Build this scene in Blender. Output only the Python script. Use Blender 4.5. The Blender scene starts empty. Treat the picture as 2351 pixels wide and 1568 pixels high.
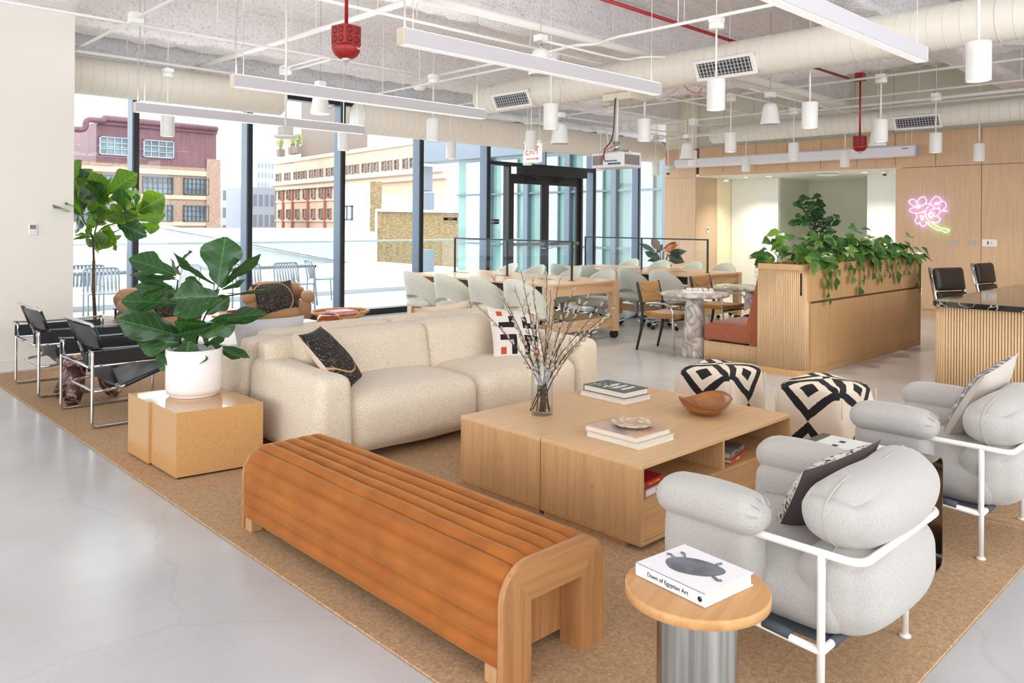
import bpy, bmesh, math, random
from math import sin, cos, pi, radians as R
from mathutils import Vector as V, Matrix as MX, noise as NZ
random.seed(7)
SC = bpy.context.scene
COL = SC.collection

# ------------------------------------------------------------------ camera
YAW = R(46.0); ROLL = R(0.42); EYE = 1.5; FPX = 1808.0
cd = bpy.data.cameras.new('camera'); cam = bpy.data.objects.new('camera', cd); COL.objects.link(cam)
cd.sensor_fit = 'HORIZONTAL'; cd.sensor_width = 36.0
cd.lens = 36.0 * FPX / 2351.0
cd.shift_y = -(784.0 - 511.0) / 2351.0
cd.clip_start = 0.05; cd.clip_end = 600
fwd = V((cos(YAW), sin(YAW), 0)); rgt = V((sin(YAW), -cos(YAW), 0)); upv = V((0, 0, 1))
cr = rgt * cos(ROLL) + upv * sin(ROLL); cu = upv * cos(ROLL) - rgt * sin(ROLL); cb = -fwd
cam.matrix_world = MX(((cr.x, cu.x, cb.x, 0), (cr.y, cu.y, cb.y, 0), (cr.z, cu.z, cb.z, EYE), (0, 0, 0, 1)))
SC.camera = cam

# ------------------------------------------------------------------ light and exposure
SC.view_settings.view_transform = 'Standard'; SC.view_settings.look = 'None'
SC.view_settings.gamma = 1.0; SC.view_settings.use_curve_mapping = False
SC.view_settings.exposure = 0.08
W = bpy.data.worlds.new('overcast_sky'); SC.world = W; W.use_nodes = True
W.node_tree.nodes['Background'].inputs[0].default_value = (0.93, 0.965, 1.0, 1)
W.node_tree.nodes['Background'].inputs[1].default_value = 4.2
try:
    SC.cycles.max_bounces = 10; SC.cycles.diffuse_bounces = 5; SC.cycles.glossy_bounces = 4
    SC.cycles.transmission_bounces = 8; SC.cycles.transparent_max_bounces = 12
    SC.cycles.caustics_reflective = False; SC.cycles.caustics_refractive = False
    SC.cycles.sample_clamp_indirect = 6.0; SC.cycles.use_denoising = True
except Exception: pass

def area(name, loc, rot, sx, sy, power, col=(1, 1, 1), portal=False):
    l = bpy.data.lights.new(name, 'AREA'); l.shape = 'RECTANGLE'; l.size = sx; l.size_y = sy
    l.energy = power; l.color = col
    if portal: l.cycles.is_portal = True
    o = bpy.data.objects.new(name, l); COL.objects.link(o); o.location = loc; o.rotation_euler = rot
    return o
# daylight portals in the window openings (sampling aids at the real openings)
area('window_portal', (6, 10.55, 1.75), (R(-90), 0, 0), 21, 3.5, 1, portal=True)
area('side_window_portal', (-5.9, 3.5, 1.9), (0, R(-90), 0), 3.8, 15, 1, portal=True)
area('rear_window_portal', (4.0, -3.95, 1.9), (R(90), 0, 0), 12, 3.8, 1, portal=True)

# ------------------------------------------------------------------ materials
def S(r, g, b):
    f = lambda c: c / 12.92 if c <= .04045 else ((c + .055) / 1.055) ** 2.4
    return (f(r / 255), f(g / 255), f(b / 255), 1)
MT = {}
def _nodes(name):
    m = bpy.data.materials.new(name); m.use_nodes = True; t = m.node_tree
    return m, t, t.nodes['Principled BSDF'], t.nodes.new, t.links.new
def _coords(t, sc=(1, 1, 1), obj=True):
    c = t.nodes.new('ShaderNodeTexCoord'); mp = t.nodes.new('ShaderNodeMapping'); mp.inputs['Scale'].default_value = sc
    t.links.new(c.outputs['Object' if obj else 'Generated'], mp.inputs[0]); return mp.outputs[0]
def mat(name, col, rough=.5, metal=0., col2=None, nsc=8, stretch=(1, 1, 1), detail=4, lo=.35, hi=.65, bump=0, bsc=None, sheen=0, emit=None, es=0, coat=0, spec=.5, trans=0, bdist=.01):
    """principled material, optionally two colours mixed by stretched noise plus fine bump"""
    if name in MT: return MT[name]
    m, t, p, N, L = _nodes(name)
    p.inputs['Base Color'].default_value = col; p.inputs['Roughness'].default_value = rough
    p.inputs['Metallic'].default_value = metal; p.inputs['Specular IOR Level'].default_value = spec
    if sheen: p.inputs['Sheen Weight'].default_value = sheen; p.inputs['Sheen Roughness'].default_value = .4
    if coat: p.inputs['Coat Weight'].default_value = coat
    if trans: p.inputs['Transmission Weight'].default_value = trans
    if emit: p.inputs['Emission Color'].default_value = emit; p.inputs['Emission Strength'].default_value = es
    if col2 is not None or bump:
        co = _coords(t, stretch)
    if col2 is not None:
        n = N('ShaderNodeTexNoise'); n.inputs['Scale'].default_value = nsc; n.inputs['Detail'].default_value = detail
        L(co, n.inputs['Vector']); r = N('ShaderNodeValToRGB')
        r.color_ramp.elements[0].color = col; r.color_ramp.elements[0].position = lo
        r.color_ramp.elements[1].color = col2; r.color_ramp.elements[1].position = hi
        L(n.outputs['Fac'], r.inputs[0]); L(r.outputs[0], p.inputs['Base Color'])
    if bump:
        n2 = N('ShaderNodeTexNoise'); n2.inputs['Scale'].default_value = bsc or nsc; n2.inputs['Detail'].default_value = 2
        L(co, n2.inputs['Vector']); b = N('ShaderNodeBump'); b.inputs['Strength'].default_value = bump; b.inputs['Distance'].default_value = bdist
        L(n2.outputs['Fac'], b.inputs['Height']); L(b.outputs[0], p.inputs['Normal'])
    MT[name] = m; return m
def wood(name, c1, c2, axis='x', rough=.45, sc=1.0, knots=False, coat=0):
    st = {'x': (1.2, 22, 22), 'y': (22, 1.2, 22), 'z': (22, 22, 1.2)}[axis]
    st = tuple(a * sc for a in st)
    if name in MT: return MT[name]
    m, t, p, N, L = _nodes(name); co = _coords(t, st)
    n = N('ShaderNodeTexNoise'); n.inputs['Scale'].default_value = 1.6; n.inputs['Detail'].default_value = 6; n.inputs['Distortion'].default_value = .5
    n.inputs['Roughness'].default_value = .65
    L(co, n.inputs['Vector']); r = N('ShaderNodeValToRGB')
    r.color_ramp.elements[0].color = c2; r.color_ramp.elements[0].position = .28
    r.color_ramp.elements[1].color = c1; r.color_ramp.elements[1].position = .62
    L(n.outputs['Fac'], r.inputs[0]); out = r.outputs[0]
    if knots:
        co2 = _coords(t, (3.2, 3.2, 3.2) if axis != 'z' else (3.2, 3.2, 2.6)); v = N('ShaderNodeTexVoronoi'); v.inputs['Scale'].default_value = 1.25
        L(co2, v.inputs['Vector']); r2 = N('ShaderNodeValToRGB'); r2.color_ramp.elements[0].position = .035; r2.color_ramp.elements[1].position = .10
        r2.color_ramp.elements[0].color = (1, 1, 1, 1); r2.color_ramp.elements[1].color = (0, 0, 0, 1)
        L(v.outputs['Distance'], r2.inputs[0]); mx = N('ShaderNodeMix'); mx.data_type = 'RGBA'
        L(r2.outputs[0], mx.inputs[0]); L(out, mx.inputs[6]); mx.inputs[7].default_value = S(112, 78, 50); out = mx.outputs[2]
    L(out, p.inputs['Base Color']); p.inputs['Roughness'].default_value = rough
    b = N('ShaderNodeBump'); b.inputs['Strength'].default_value = .12; b.inputs['Distance'].default_value = .004
    L(n.outputs['Fac'], b.inputs['Height']); L(b.outputs[0], p.inputs['Normal'])
    MT[name] = m; return m
def marble(name, base, vein, sc=3, rough=.15, width=.04, vein2=None, dist=1.6):
    if name in MT: return MT[name]
    m, t, p, N, L = _nodes(name); co = _coords(t)
    n = N('ShaderNodeTexNoise'); n.inputs['Scale'].default_value = sc; n.inputs['Detail'].default_value = 5; n.inputs['Distortion'].default_value = dist
    L(co, n.inputs['Vector']); r = N('ShaderNodeValToRGB'); e = r.color_ramp.elements
    e[0].position = .5 - width; e[0].color = base; e[1].position = .5; e[1].color = vein
    k = e.new(.5 + width); k.color = base
    if vein2: k2 = e.new(.66); k2.color = base; k3 = e.new(.72); k3.color = vein2
    L(n.outputs['Fac'], r.inputs[0]); L(r.outputs[0], p.inputs['Base Color']); p.inputs['Roughness'].default_value = rough
    MT[name] = m; return m
def glass(name, tint=(.93, .97, .97, 1), refl=.5):
    """thin window glass: clear, tinted, mirror-like at grazing angles"""
    if name in MT: return MT[name]
    m, t, p, N, L = _nodes(name); t.nodes.remove(p); o = t.nodes['Material Output']
    tr = N('ShaderNodeBsdfTransparent'); tr.inputs[0].default_value = tint
    g = N('ShaderNodeBsdfGlossy'); g.inputs['Roughness'].default_value = .0
    f = N('ShaderNodeFresnel'); f.inputs['IOR'].default_value = 1.5; k = N('ShaderNodeMath'); k.operation = 'MULTIPLY'; k.inputs[1].default_value = refl * 2
    L(f.outputs[0], k.inputs[0]); mx = N('ShaderNodeMixShader')
    ge = N('ShaderNodeNewGeometry'); sb = N('ShaderNodeMath'); sb.operation = 'SUBTRACT'; sb.inputs[0].default_value = 1; L(ge.outputs['Backfacing'], sb.inputs[1])
    k2 = N('ShaderNodeMath'); k2.operation = 'MULTIPLY'; k2.use_clamp = True; L(k.outputs[0], k2.inputs[0]); L(sb.outputs[0], k2.inputs[1]); L(k2.outputs[0], mx.inputs[0]); L(tr.outputs[0], mx.inputs[1]); L(g.outputs[0], mx.inputs[2])
    L(mx.outputs[0], o.inputs[0]); MT[name] = m; return m

# ------------------------------------------------------------------ mesh builder
class MB:
    def __init__(s): s.v = []; s.f = []; s.sm = []; s.mi = []; s.cur = 0
    def add(s, vs, fs, smooth=False, M=None):
        b = len(s.v); s.v += [tuple(M @ V(q)) for q in vs] if M else [tuple(q) for q in vs]
        for f in fs: s.f.append(tuple(b + i for i in f)); s.sm.append(smooth); s.mi.append(s.cur)
        return s
    def box(s, x0, y0, z0, x1, y1, z1, c=0., M=None):
        if c <= 0:
            vs = [(x, y, z) for x in (x0, x1) for y in (y0, y1) for z in (z0, z1)]
            return s.add(vs, [(0, 1, 3, 2), (4, 6, 7, 5), (0, 4, 5, 1), (2, 3, 7, 6), (0, 2, 6, 4), (1, 5, 7, 3)], False, M)
        cx, cy, cz = (x0 + x1) / 2, (y0 + y1) / 2, (z0 + z1) / 2; hx, hy, hz = (x1 - x0) / 2, (y1 - y0) / 2, (z1 - z0) / 2
        c = min(c, hx * .98, hy * .98, hz * .98); ix = {}; vs = []
        for sx in (-1, 1):
            for sy in (-1, 1):
                for sz in (-1, 1):
                    for a in range(3):
                        d = [c, c, c]; d[a] = 0
                        ix[sx, sy, sz, a] = len(vs); vs.append((cx + sx * (hx - d[0]), cy + sy * (hy - d[1]), cz + sz * (hz - d[2])))
        fs = []
        def fc(ids, n):
            p = [V(vs[i]) for i in ids]; nn = (p[1] - p[0]).cross(p[2] - p[0])
            fs.append(tuple(ids) if nn.dot(V(n)) > 0 else tuple(reversed(ids)))
        for a in range(3):
            o1, o2 = [k for k in range(3) if k != a]
            for sg in (-1, 1):
                ids = []
                for u, w in ((-1, -1), (1, -1), (1, 1), (-1, 1)):
                    k = [0, 0, 0]; k[a] = sg; k[o1] = u; k[o2] = w; ids.append(ix[k[0], k[1], k[2], a])
                n = [0, 0, 0]; n[a] = sg; fc(ids, n)
            for u in (-1, 1):
                for w in (-1, 1):
                    k0 = [0, 0, 0]; k0[o1] = u; k0[o2] = w; k0[a] = -1; k1 = list(k0); k1[a] = 1
                    n = [0, 0, 0]; n[o1] = u; n[o2] = w
                    fc([ix[(*k0, o1)], ix[(*k1, o1)], ix[(*k1, o2)], ix[(*k0, o2)]], n)
        for sx in (-1, 1):
            for sy in (-1, 1):
                for sz in (-1, 1): fc([ix[sx, sy, sz, 0], ix[sx, sy, sz, 1], ix[sx, sy, sz, 2]], (sx, sy, sz))
        return s.add(vs, fs, False, M)
    def tube(s, path, r, n=8, closed=False, M=None, smooth=True, flat=None):
        """sweep a circle (or flat=(w,h) rectangle-ish ellipse) of radius r (number or per-point list) along path"""
        P = [V(q) for q in path]; m = len(P); rr = r if isinstance(r, (list, tuple)) else [r] * m
        T = []
        for i in range(m):
            a = P[(i - 1) % m] if (closed or i > 0) else P[i]; b = P[(i + 1) % m] if (closed or i < m - 1) else P[i]
            d = (b - a); T.append(d.normalized() if d.length > 1e-9 else V((0, 0, 1)))
        ref = V((0, 0, 1)) if abs(T[0].z) < .9 else V((1, 0, 0)); u = (ref - T[0] * ref.dot(T[0])).normalized(); vs = []
        for i in range(m):
            if i: u = (u - T[i] * u.dot(T[i])).normalized()
            w = T[i].cross(u)
            for k in range(n):
                a = 2 * pi * (k + .5) / n; e = flat or (1, 1)
                vs.append(tuple(P[i] + (u * cos(a) * e[0] + w * sin(a) * e[1]) * rr[i]))
        fs = []
        for i in range(m if closed else m - 1):
            j = (i + 1) % m
            for k in range(n): l = (k + 1) % n; fs.append((i * n + k, i * n + l, j * n + l, j * n + k))
        s.add(vs, fs, smooth, M)
        if not closed:
            b = len(s.v) - len(vs); s.f.append(tuple(b + k for k in reversed(range(n)))); s.sm.append(False); s.mi.append(s.cur)
            s.f.append(tuple(b + (m - 1) * n + k for k in range(n))); s.sm.append(False); s.mi.append(s.cur)
        return s
    def lathe(s, prof, n=24, M=None, smooth=True, cap0=True, cap1=True, arc=None, off=(0, 0, 0)):
        vs = []; fs = []; m = len(prof)
        for (r, z) in prof:
            for k in range(n): a = 2 * pi * k / n; vs.append((off[0] + r * cos(a), off[1] + r * sin(a), off[2] + z))
        for i in range(m - 1):
            for k in range(n): l = (k + 1) % n; fs.append((i * n + k, i * n + l, (i + 1) * n + l, (i + 1) * n + k))
        s.add(vs, fs, smooth, M); b = len(s.v) - len(vs)
        if cap0 and prof[0][0] > 1e-6: s.f.append(tuple(b + k for k in reversed(range(n)))); s.sm.append(False); s.mi.append(s.cur)
        if cap1 and prof[-1][0] > 1e-6: s.f.append(tuple(b + (m - 1) * n + k for k in range(n))); s.sm.append(False); s.mi.append(s.cur)
        return s
    def prism(s, poly, h0, h1, axis='z', M=None, smooth=False):
        """polygon (counter-clockwise in the plane) extruded along axis"""
        f = {'z': lambda a, b, h: (a, b, h), 'y': lambda a, b, h: (a, h, b), 'x': lambda a, b, h: (h, a, b)}[axis]; n = len(poly)
        vs = [f(a, b, h0) for a, b in poly] + [f(a, b, h1) for a, b in poly]
        fs = [tuple(reversed(range(n))), tuple(range(n, 2 * n))]
        side = [(i, (i + 1) % n, n + (i + 1) % n, n + i) for i in range(n)]
        if axis == 'y': fs = [tuple(reversed(q)) for q in fs]; side = [tuple(reversed(q)) for q in side]
        s.add(vs, fs, False, M); b = len(s.v) - 2 * n
        for q in side: s.f.append(tuple(b + i for i in q)); s.sm.append(smooth); s.mi.append(s.cur)
        return s
    def rbox(s, c, size, r, n=8, fn=None, M=None):
        """rounded, optionally bulging (fn(p, u) -> p) box; u are the -1..1 cube coordinates"""
        h = V(size) / 2; r = min(r, *h); vs = []; ix = {}; fs = []
        def g(i, hh):
            t = i / n * 2 - 1; return math.copysign(abs(t) ** .75, t)
        def vert(u):
            k = tuple(round(q, 5) for q in u)
            if k in ix: return ix[k]
            q = V((u[0] * h.x, u[1] * h.y, u[2] * h.z)); inn = V([max(-(h[i] - r), min(h[i] - r, q[i])) for i in range(3)]); d = q - inn
            p = inn + (d.normalized() * r if d.length > 1e-9 else d)
            if fn: p = fn(p, V(u))
            ix[k] = len(vs); vs.append(tuple(p + V(c))); return ix[k]
        for a in range(3):
            o1, o2 = (a + 1) % 3, (a + 2) % 3
            for sg in (-1, 1):
                for i in range(n):
                    for j in range(n):
                        q = []
                        for (ii, jj) in ((i, j), (i + 1, j), (i + 1, j + 1), (i, j + 1)):
                            u = [0, 0, 0]; u[a] = sg; u[o1] = g(ii, 0); u[o2] = g(jj, 0); q.append(vert(u))
                        fs.append(tuple(q) if sg > 0 else tuple(reversed(q)))
        return s.add(vs, fs, True, M)
    def grid(s, fn, nu, nv, smooth=True, M=None, wrapu=False):
        vs = [fn(i / (nu if wrapu else nu - 1), j / (nv - 1)) for i in range(nu) for j in range(nv)]; fs = []
        for i in range(nu if wrapu else nu - 1):
            k = (i + 1) % nu
            for j in range(nv - 1): fs.append((i * nv + j, k * nv + j, k * nv + j + 1, i * nv + j + 1))
        return s.add(vs, fs, smooth, M)
    def mesh(s, name, m):
        me = bpy.data.meshes.new(name); me.from_pydata(s.v, [], s.f); me.polygons.foreach_set('use_smooth', s.sm)
        ms = m if isinstance(m, (list, tuple)) else [m]
        for q in ms: me.materials.append(q)
        if len(ms) > 1: me.polygons.foreach_set('material_index', s.mi)
        me.update(); return me
    def obj(s, name, m, parent=None, loc=None, rz=0, lab=None, kind=None):
        o = bpy.data.objects.new(name, s.mesh(name, m)); COL.objects.link(o)
        if parent: o.parent = parent
        if loc is not None: o.location = loc
        if rz: o.rotation_euler = (0, 0, rz)
        if lab: o['label'] = lab
        if kind: o['kind'] = kind
        return o
def tag(o, label, cat, group=None, kind=None):
    o['label'] = label; o['category'] = cat
    if group: o['group'] = group
    if kind: o['kind'] = kind
    return o
def thing(name, label, cat, loc=(0, 0, 0), rz=0, group=None):
    o = bpy.data.objects.new(name, None); COL.objects.link(o); o.empty_display_size = .1; o.location = loc; o.rotation_euler = (0, 0, rz)
    return tag(o, label, cat, group)
def struct(name, mb, m, parent=None):
    o = mb.obj(name, m, parent)
    if not parent: o['kind'] = 'structure'
    return o
def dup(root, loc, rz=0, label=None, group=None, s=None):
    r = root.copy(); COL.objects.link(r); r.location = loc; r.rotation_euler = (0, 0, rz)
    if s: r.scale = (s, s, s)
    if label: r['label'] = label
    if group: r['group'] = group
    for ch in list(root.children):
        c = ch.copy(); COL.objects.link(c); c.parent = r
        for g in list(ch.children):
            d = g.copy(); COL.objects.link(d); d.parent = c
    return r
def arc(c, r, a0, a1, n, ax='xz', o=0):
    """points of a circular arc in a plane, o = the third coordinate"""
    out = []
    for i in range(n + 1):
        a = a0 + (a1 - a0) * i / n; u, w = c[0] + r * cos(a), c[1] + r * sin(a)
        out.append({'xz': (u, o, w), 'yz': (o, u, w), 'xy': (u, w, o)}[ax])
    return out
def fillet(pts, r, n=5):
    """polyline with its corners rounded"""
    P = [V(p) for p in pts]; out = [P[0]]
    for i in range(1, len(P) - 1):
        a = (P[i - 1] - P[i]); b = (P[i + 1] - P[i]); ra = min(r, a.length * .49, b.length * .49)
        p0 = P[i] + a.normalized() * ra; p1 = P[i] + b.normalized() * ra
        for k in range(n + 1): t = k / n; out.append(p0 * (1 - t) ** 2 + P[i] * 2 * t * (1 - t) + p1 * t * t)
    return out + [P[-1]]
def TR(x=0, y=0, z=0, rx=0, ry=0, rz=0):
    return MX.Translation((x, y, z)) @ MX.Rotation(rz, 4, 'Z') @ MX.Rotation(ry, 4, 'Y') @ MX.Rotation(rx, 4, 'X')
def text(body, size, m, parent, M, name='lettering', depth=.0006, align='CENTER', sx=1):
    cu_ = bpy.data.curves.new(name, 'FONT'); cu_.body = body; cu_.size = size; cu_.extrude = depth; cu_.align_x = align; cu_.align_y = 'CENTER'
    t = bpy.data.objects.new('tmp', cu_); COL.objects.link(t); dg = bpy.context.evaluated_depsgraph_get(); dg.update()
    me = bpy.data.meshes.new_from_object(t.evaluated_get(dg)); bpy.data.objects.remove(t)
    me.transform(M @ MX.Diagonal((sx, 1, 1, 1))); me.materials.clear(); me.materials.append(m)
    o = bpy.data.objects.new(name, me); COL.objects.link(o)
    if parent: o.parent = parent
    return o
# ================================================================== SETTING
white = mat('white_paint', S(232, 228, 220), .55)
cream = mat('cream_paint', S(240, 232, 212), .6)
pale_green = mat('pale_green_paint', S(216, 217, 200), .6)
spray = mat('sprayed_ceiling', S(247, 244, 245), .95, col2=S(204, 199, 202), nsc=30, detail=6, lo=.54, hi=.78, bump=.9, bsc=30, bdist=.03)
wood_wall = wood('ash_veneer', S(222, 187, 150), S(208, 170, 132), 'z', .5)
wood_dark = wood('ash_veneer_shadow_gap', S(110, 85, 62), S(100, 75, 52), 'z', .7)
frame_m = mat('slate_aluminium', S(92, 104, 118), .4, .3)
frame_d = mat('black_aluminium', S(34, 36, 39), .4, .2)
clear = glass('window_glass', (.955, .972, .975, 1), .55)
conc = mat('polished_concrete', S(200, 199, 199), .22, col2=S(186, 185, 184), nsc=1.6, detail=9, lo=.3, hi=.7, bump=.03, bsc=60)
# fine aggregate specks for the concrete
def speck(m):
    t = m.node_tree; p = t.nodes['Principled BSDF']; N = t.nodes.new; L = t.links.new
    src = p.inputs['Base Color'].links[0].from_socket; co = _coords(t, (1, 1, 1))
    v = N('ShaderNodeTexVoronoi'); v.inputs['Scale'].default_value = 55; L(co, v.inputs['Vector'])
    r = N('ShaderNodeValToRGB'); r.color_ramp.elements[0].position = .10; r.color_ramp.elements[1].position = .16
    r.color_ramp.elements[0].color = (.86, .85, .84, 1); r.color_ramp.elements[1].color = (1, 1, 1, 1); L(v.outputs['Distance'], r.inputs[0])
    mx = N('ShaderNodeMix'); mx.data_type = 'RGBA'; mx.blend_type = 'MULTIPLY'; mx.inputs[0].default_value = 1
    L(src, mx.inputs[6]); L(r.outputs[0], mx.inputs[7]); L(mx.outputs[2], p.inputs['Base Color'])
    w = N('ShaderNodeTexVoronoi'); w.feature = 'DISTANCE_TO_EDGE'; w.inputs['Scale'].default_value = .55
    nn = N('ShaderNodeTexNoise'); nn.inputs['Scale'].default_value = 2.5; nn.inputs['Detail'].default_value = 6; L(co, nn.inputs['Vector'])
    ma = N('ShaderNodeVectorMath'); ma.operation = 'MULTIPLY_ADD'; ma.inputs[1].default_value = (.35, .35, 0); L(nn.outputs['Color'], ma.inputs[0]); L(co, ma.inputs[2]); L(ma.outputs[0], w.inputs['Vector'])
    r2 = N('ShaderNodeValToRGB'); r2.color_ramp.elements[0].position = .0; r2.color_ramp.elements[1].position = .006
    r2.color_ramp.elements[0].color = (.80, .79, .78, 1); r2.color_ramp.elements[1].color = (1, 1, 1, 1); L(w.outputs[0], r2.inputs[0])
    mx2 = N('ShaderNodeMix'); mx2.data_type = 'RGBA'; mx2.blend_type = 'MULTIPLY'; mx2.inputs[0].default_value = .4
    L(mx.outputs[2], mx2.inputs[6]); L(r2.outputs[0], mx2.inputs[7]); L(mx2.outputs[2], p.inputs['Base Color'])
speck(conc)
struct('floor', MB().box(-6, -4, -.2, 17.5, 10.6, 0), conc)

# ceiling slab with metal deck flutes and sprayed beams
def rough(p, a, f): return V(p) + NZ.noise_vector(V(p) * f) * a + NZ.noise_vector(V(p) * f * 3.1) * a * .45
def beam(mb, x0, x1, yc, w, zb, zt, axis='x', step=.09):
    sec = [(-w / 2, zt), (-w / 2 + .03, zb + .16), (-w / 2 - .03, zb + .07), (-w / 2 - .01, zb), (-w * .2, zb - .015), (w * .2, zb - .015), (w / 2 + .01, zb), (w / 2 + .03, zb + .07), (w / 2 - .03, zb + .16), (w / 2, zt)]
    ss = []
    for i in range(len(sec) - 1):
        for k in range(3): t = k / 3; ss.append((sec[i][0] * (1 - t) + sec[i + 1][0] * t, sec[i][1] * (1 - t) + sec[i + 1][1] * t))
    ss.append(sec[-1]); n = int((x1 - x0) / step) + 2
    def fn(u, v):
        q = ss[min(int(round(v * (len(ss) - 1))), len(ss) - 1)]; x = x0 + (x1 - x0) * u
        p = (x, yc + q[0], q[1]) if axis == 'x' else (yc + q[0], x, q[1])
        return tuple(rough(p, .035, 4.5))
    mb.grid(fn, n, len(ss), True)
slab = MB()
slab.grid(lambda u, v: tuple(rough((-6 + 23.5 * u, -4 + 15 * v, 4.15 + .03 * math.copysign(abs(sin((-4 + 15 * v) * 20.6)) ** .4, sin((-4 + 15 * v) * 20.6))), .022, 5)), 200, 300)
slab.box(-6, -4, 4.25, 17.5, 11, 4.4)
ceil_o = struct('ceiling', slab, spray)
for (a, b, y, w) in ((-6, 17, 9.60, .34), (-6, 17, 6.08, .36), (-6, 14, 3.28, .34), (-6, 14, .55, .34)):
    bm_ = MB(); beam(bm_, a, b, y, w, 3.60, 4.2); struct('beam', bm_, spray, ceil_o)
for (y0, y1, x, w) in ((-4, 9.3, 2.05, .55), (-4, 10.6, 10.9, .34)):
    bm_ = MB(); beam(bm_, y0, y1, x, w, 3.64, 4.2, 'y'); struct('beam', bm_, spray, ceil_o)
bm_ = MB(); beam(bm_, -6, 17, 10.62, .40, 3.40, 4.2); struct('spandrel', bm_, spray, ceil_o)

# left column wall with baseboard
wl = struct('wall_left', MB().box(-6, 8.985, 0, 2.39, 10.55, 4.2), mat('warm_white_wall', S(236, 231, 222), .55))
struct('baseboard_left', MB().box(-6, 8.972, 0, 2.395, 8.99, .115, .004), white)
# far side walls behind the camera: low parapets under window openings, corner piers
struct('wall_side', MB().box(-6.2, -4, 0, -6, 8.9, .35).box(-6.2, -4, 3.7, -6, 8.9, 4.3), white)
struct('wall_back', MB().box(-6, -4.2, 0, 17.5, -4, .5).box(-6, -4.2, 3.7, 17.5, -4, 4.3).box(9.5, -4.2, .5, 17.5, -4, 3.7), white)

# right wall: ash veneer panels around an opening, pale green boards above
wr = bpy.data.objects.new('wall_right', None); COL.objects.link(wr); wr['kind'] = 'structure'
def panel(y0, y1, z0, z1, x=13.97, m=wood_wall, name='panel', g=.004):
    return MB().box(x, y0 + g, z0 + g, x + .03, y1 - g, z1 - g, .001).obj(name, m, wr)
MB().box(14.0, -4, 0, 14.1, 5.10, 3.05).box(14.0, 5.1, 2.48, 14.1, 9.8, 3.05).obj('backing', wood_dark, wr)
ed = [-2.75, -1.44, -.13, 1.18, 2.49, 3.80, 5.10]
for i in range(len(ed) - 1): panel(ed[i], ed[i + 1], .12, 2.47)
MB().box(13.985, -4, 0, 14.0, 5.10, .12).obj('plinth_strip', wood_wall, wr)
ue = [-2.75, -1.44, -.13, 1.18, 2.49, 3.80, 4.47, 5.11, 5.75, 6.40, 7.05, 7.69, 8.40, 8.96]
for i in range(len(ue) - 1): panel(ue[i], ue[i + 1], 2.47, 3.06)
panel(9.03, 9.80, 0, 2.45); panel(9.03, 9.80, 2.46, 3.06)
MB().box(13.975, 9.024, 0, 14.75, 9.034, 2.47).obj('side_panel', wood('ash_veneer_return', S(205, 178, 146), S(195, 166, 132), 'z', .5), wr)  # darker copy of the ash: shade on this turned face put into colour
MB().box(14.0, 9.035, 0, 14.76, 9.80, 4.15).obj('pier', cream, wr)
gy = -4.0
while gy < 9.75:
    panel(gy, min(gy + .655, 9.8), 3.06, 4.2, 14.06, pale_green, 'board', .003); gy += .655
MB().box(14.09, -4, 3.05, 14.16, 9.8, 4.2).obj('board_backing', mat('green_gap', S(150, 150, 135), .8), wr)
# alcove behind the opening
al = struct('wall_alcove', MB().box(15.3, 7.91, 0, 15.4, 8.99, 2.6).box(15.3, 5.05, 0, 15.4, 6.10, 2.6).box(14.0, 5.0, 0, 15.4, 5.10, 2.6), mat('alcove_white', S(236, 238, 230), .6))
struct('wall_niche', MB().box(16.68, 5.0, 0, 16.8, 8.0, 2.6).box(15.4, 7.91, 0, 16.8, 8.0, 2.6).box(15.4, 6.0, 0, 16.8, 6.1, 2.6), mat('niche_green', S(205, 207, 188), .6))
struct('wall_passage', MB().box(14.75, 9.0, 0, 15.5, 9.1, 2.6), mat('passage_cream', S(238, 224, 190), .6))
sof = struct('ceiling_alcove', MB().box(13.975, 5.0, 2.465, 16.8, 9.03, 2.52), mat('alcove_ceiling', S(240, 240, 234), .6))

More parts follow.
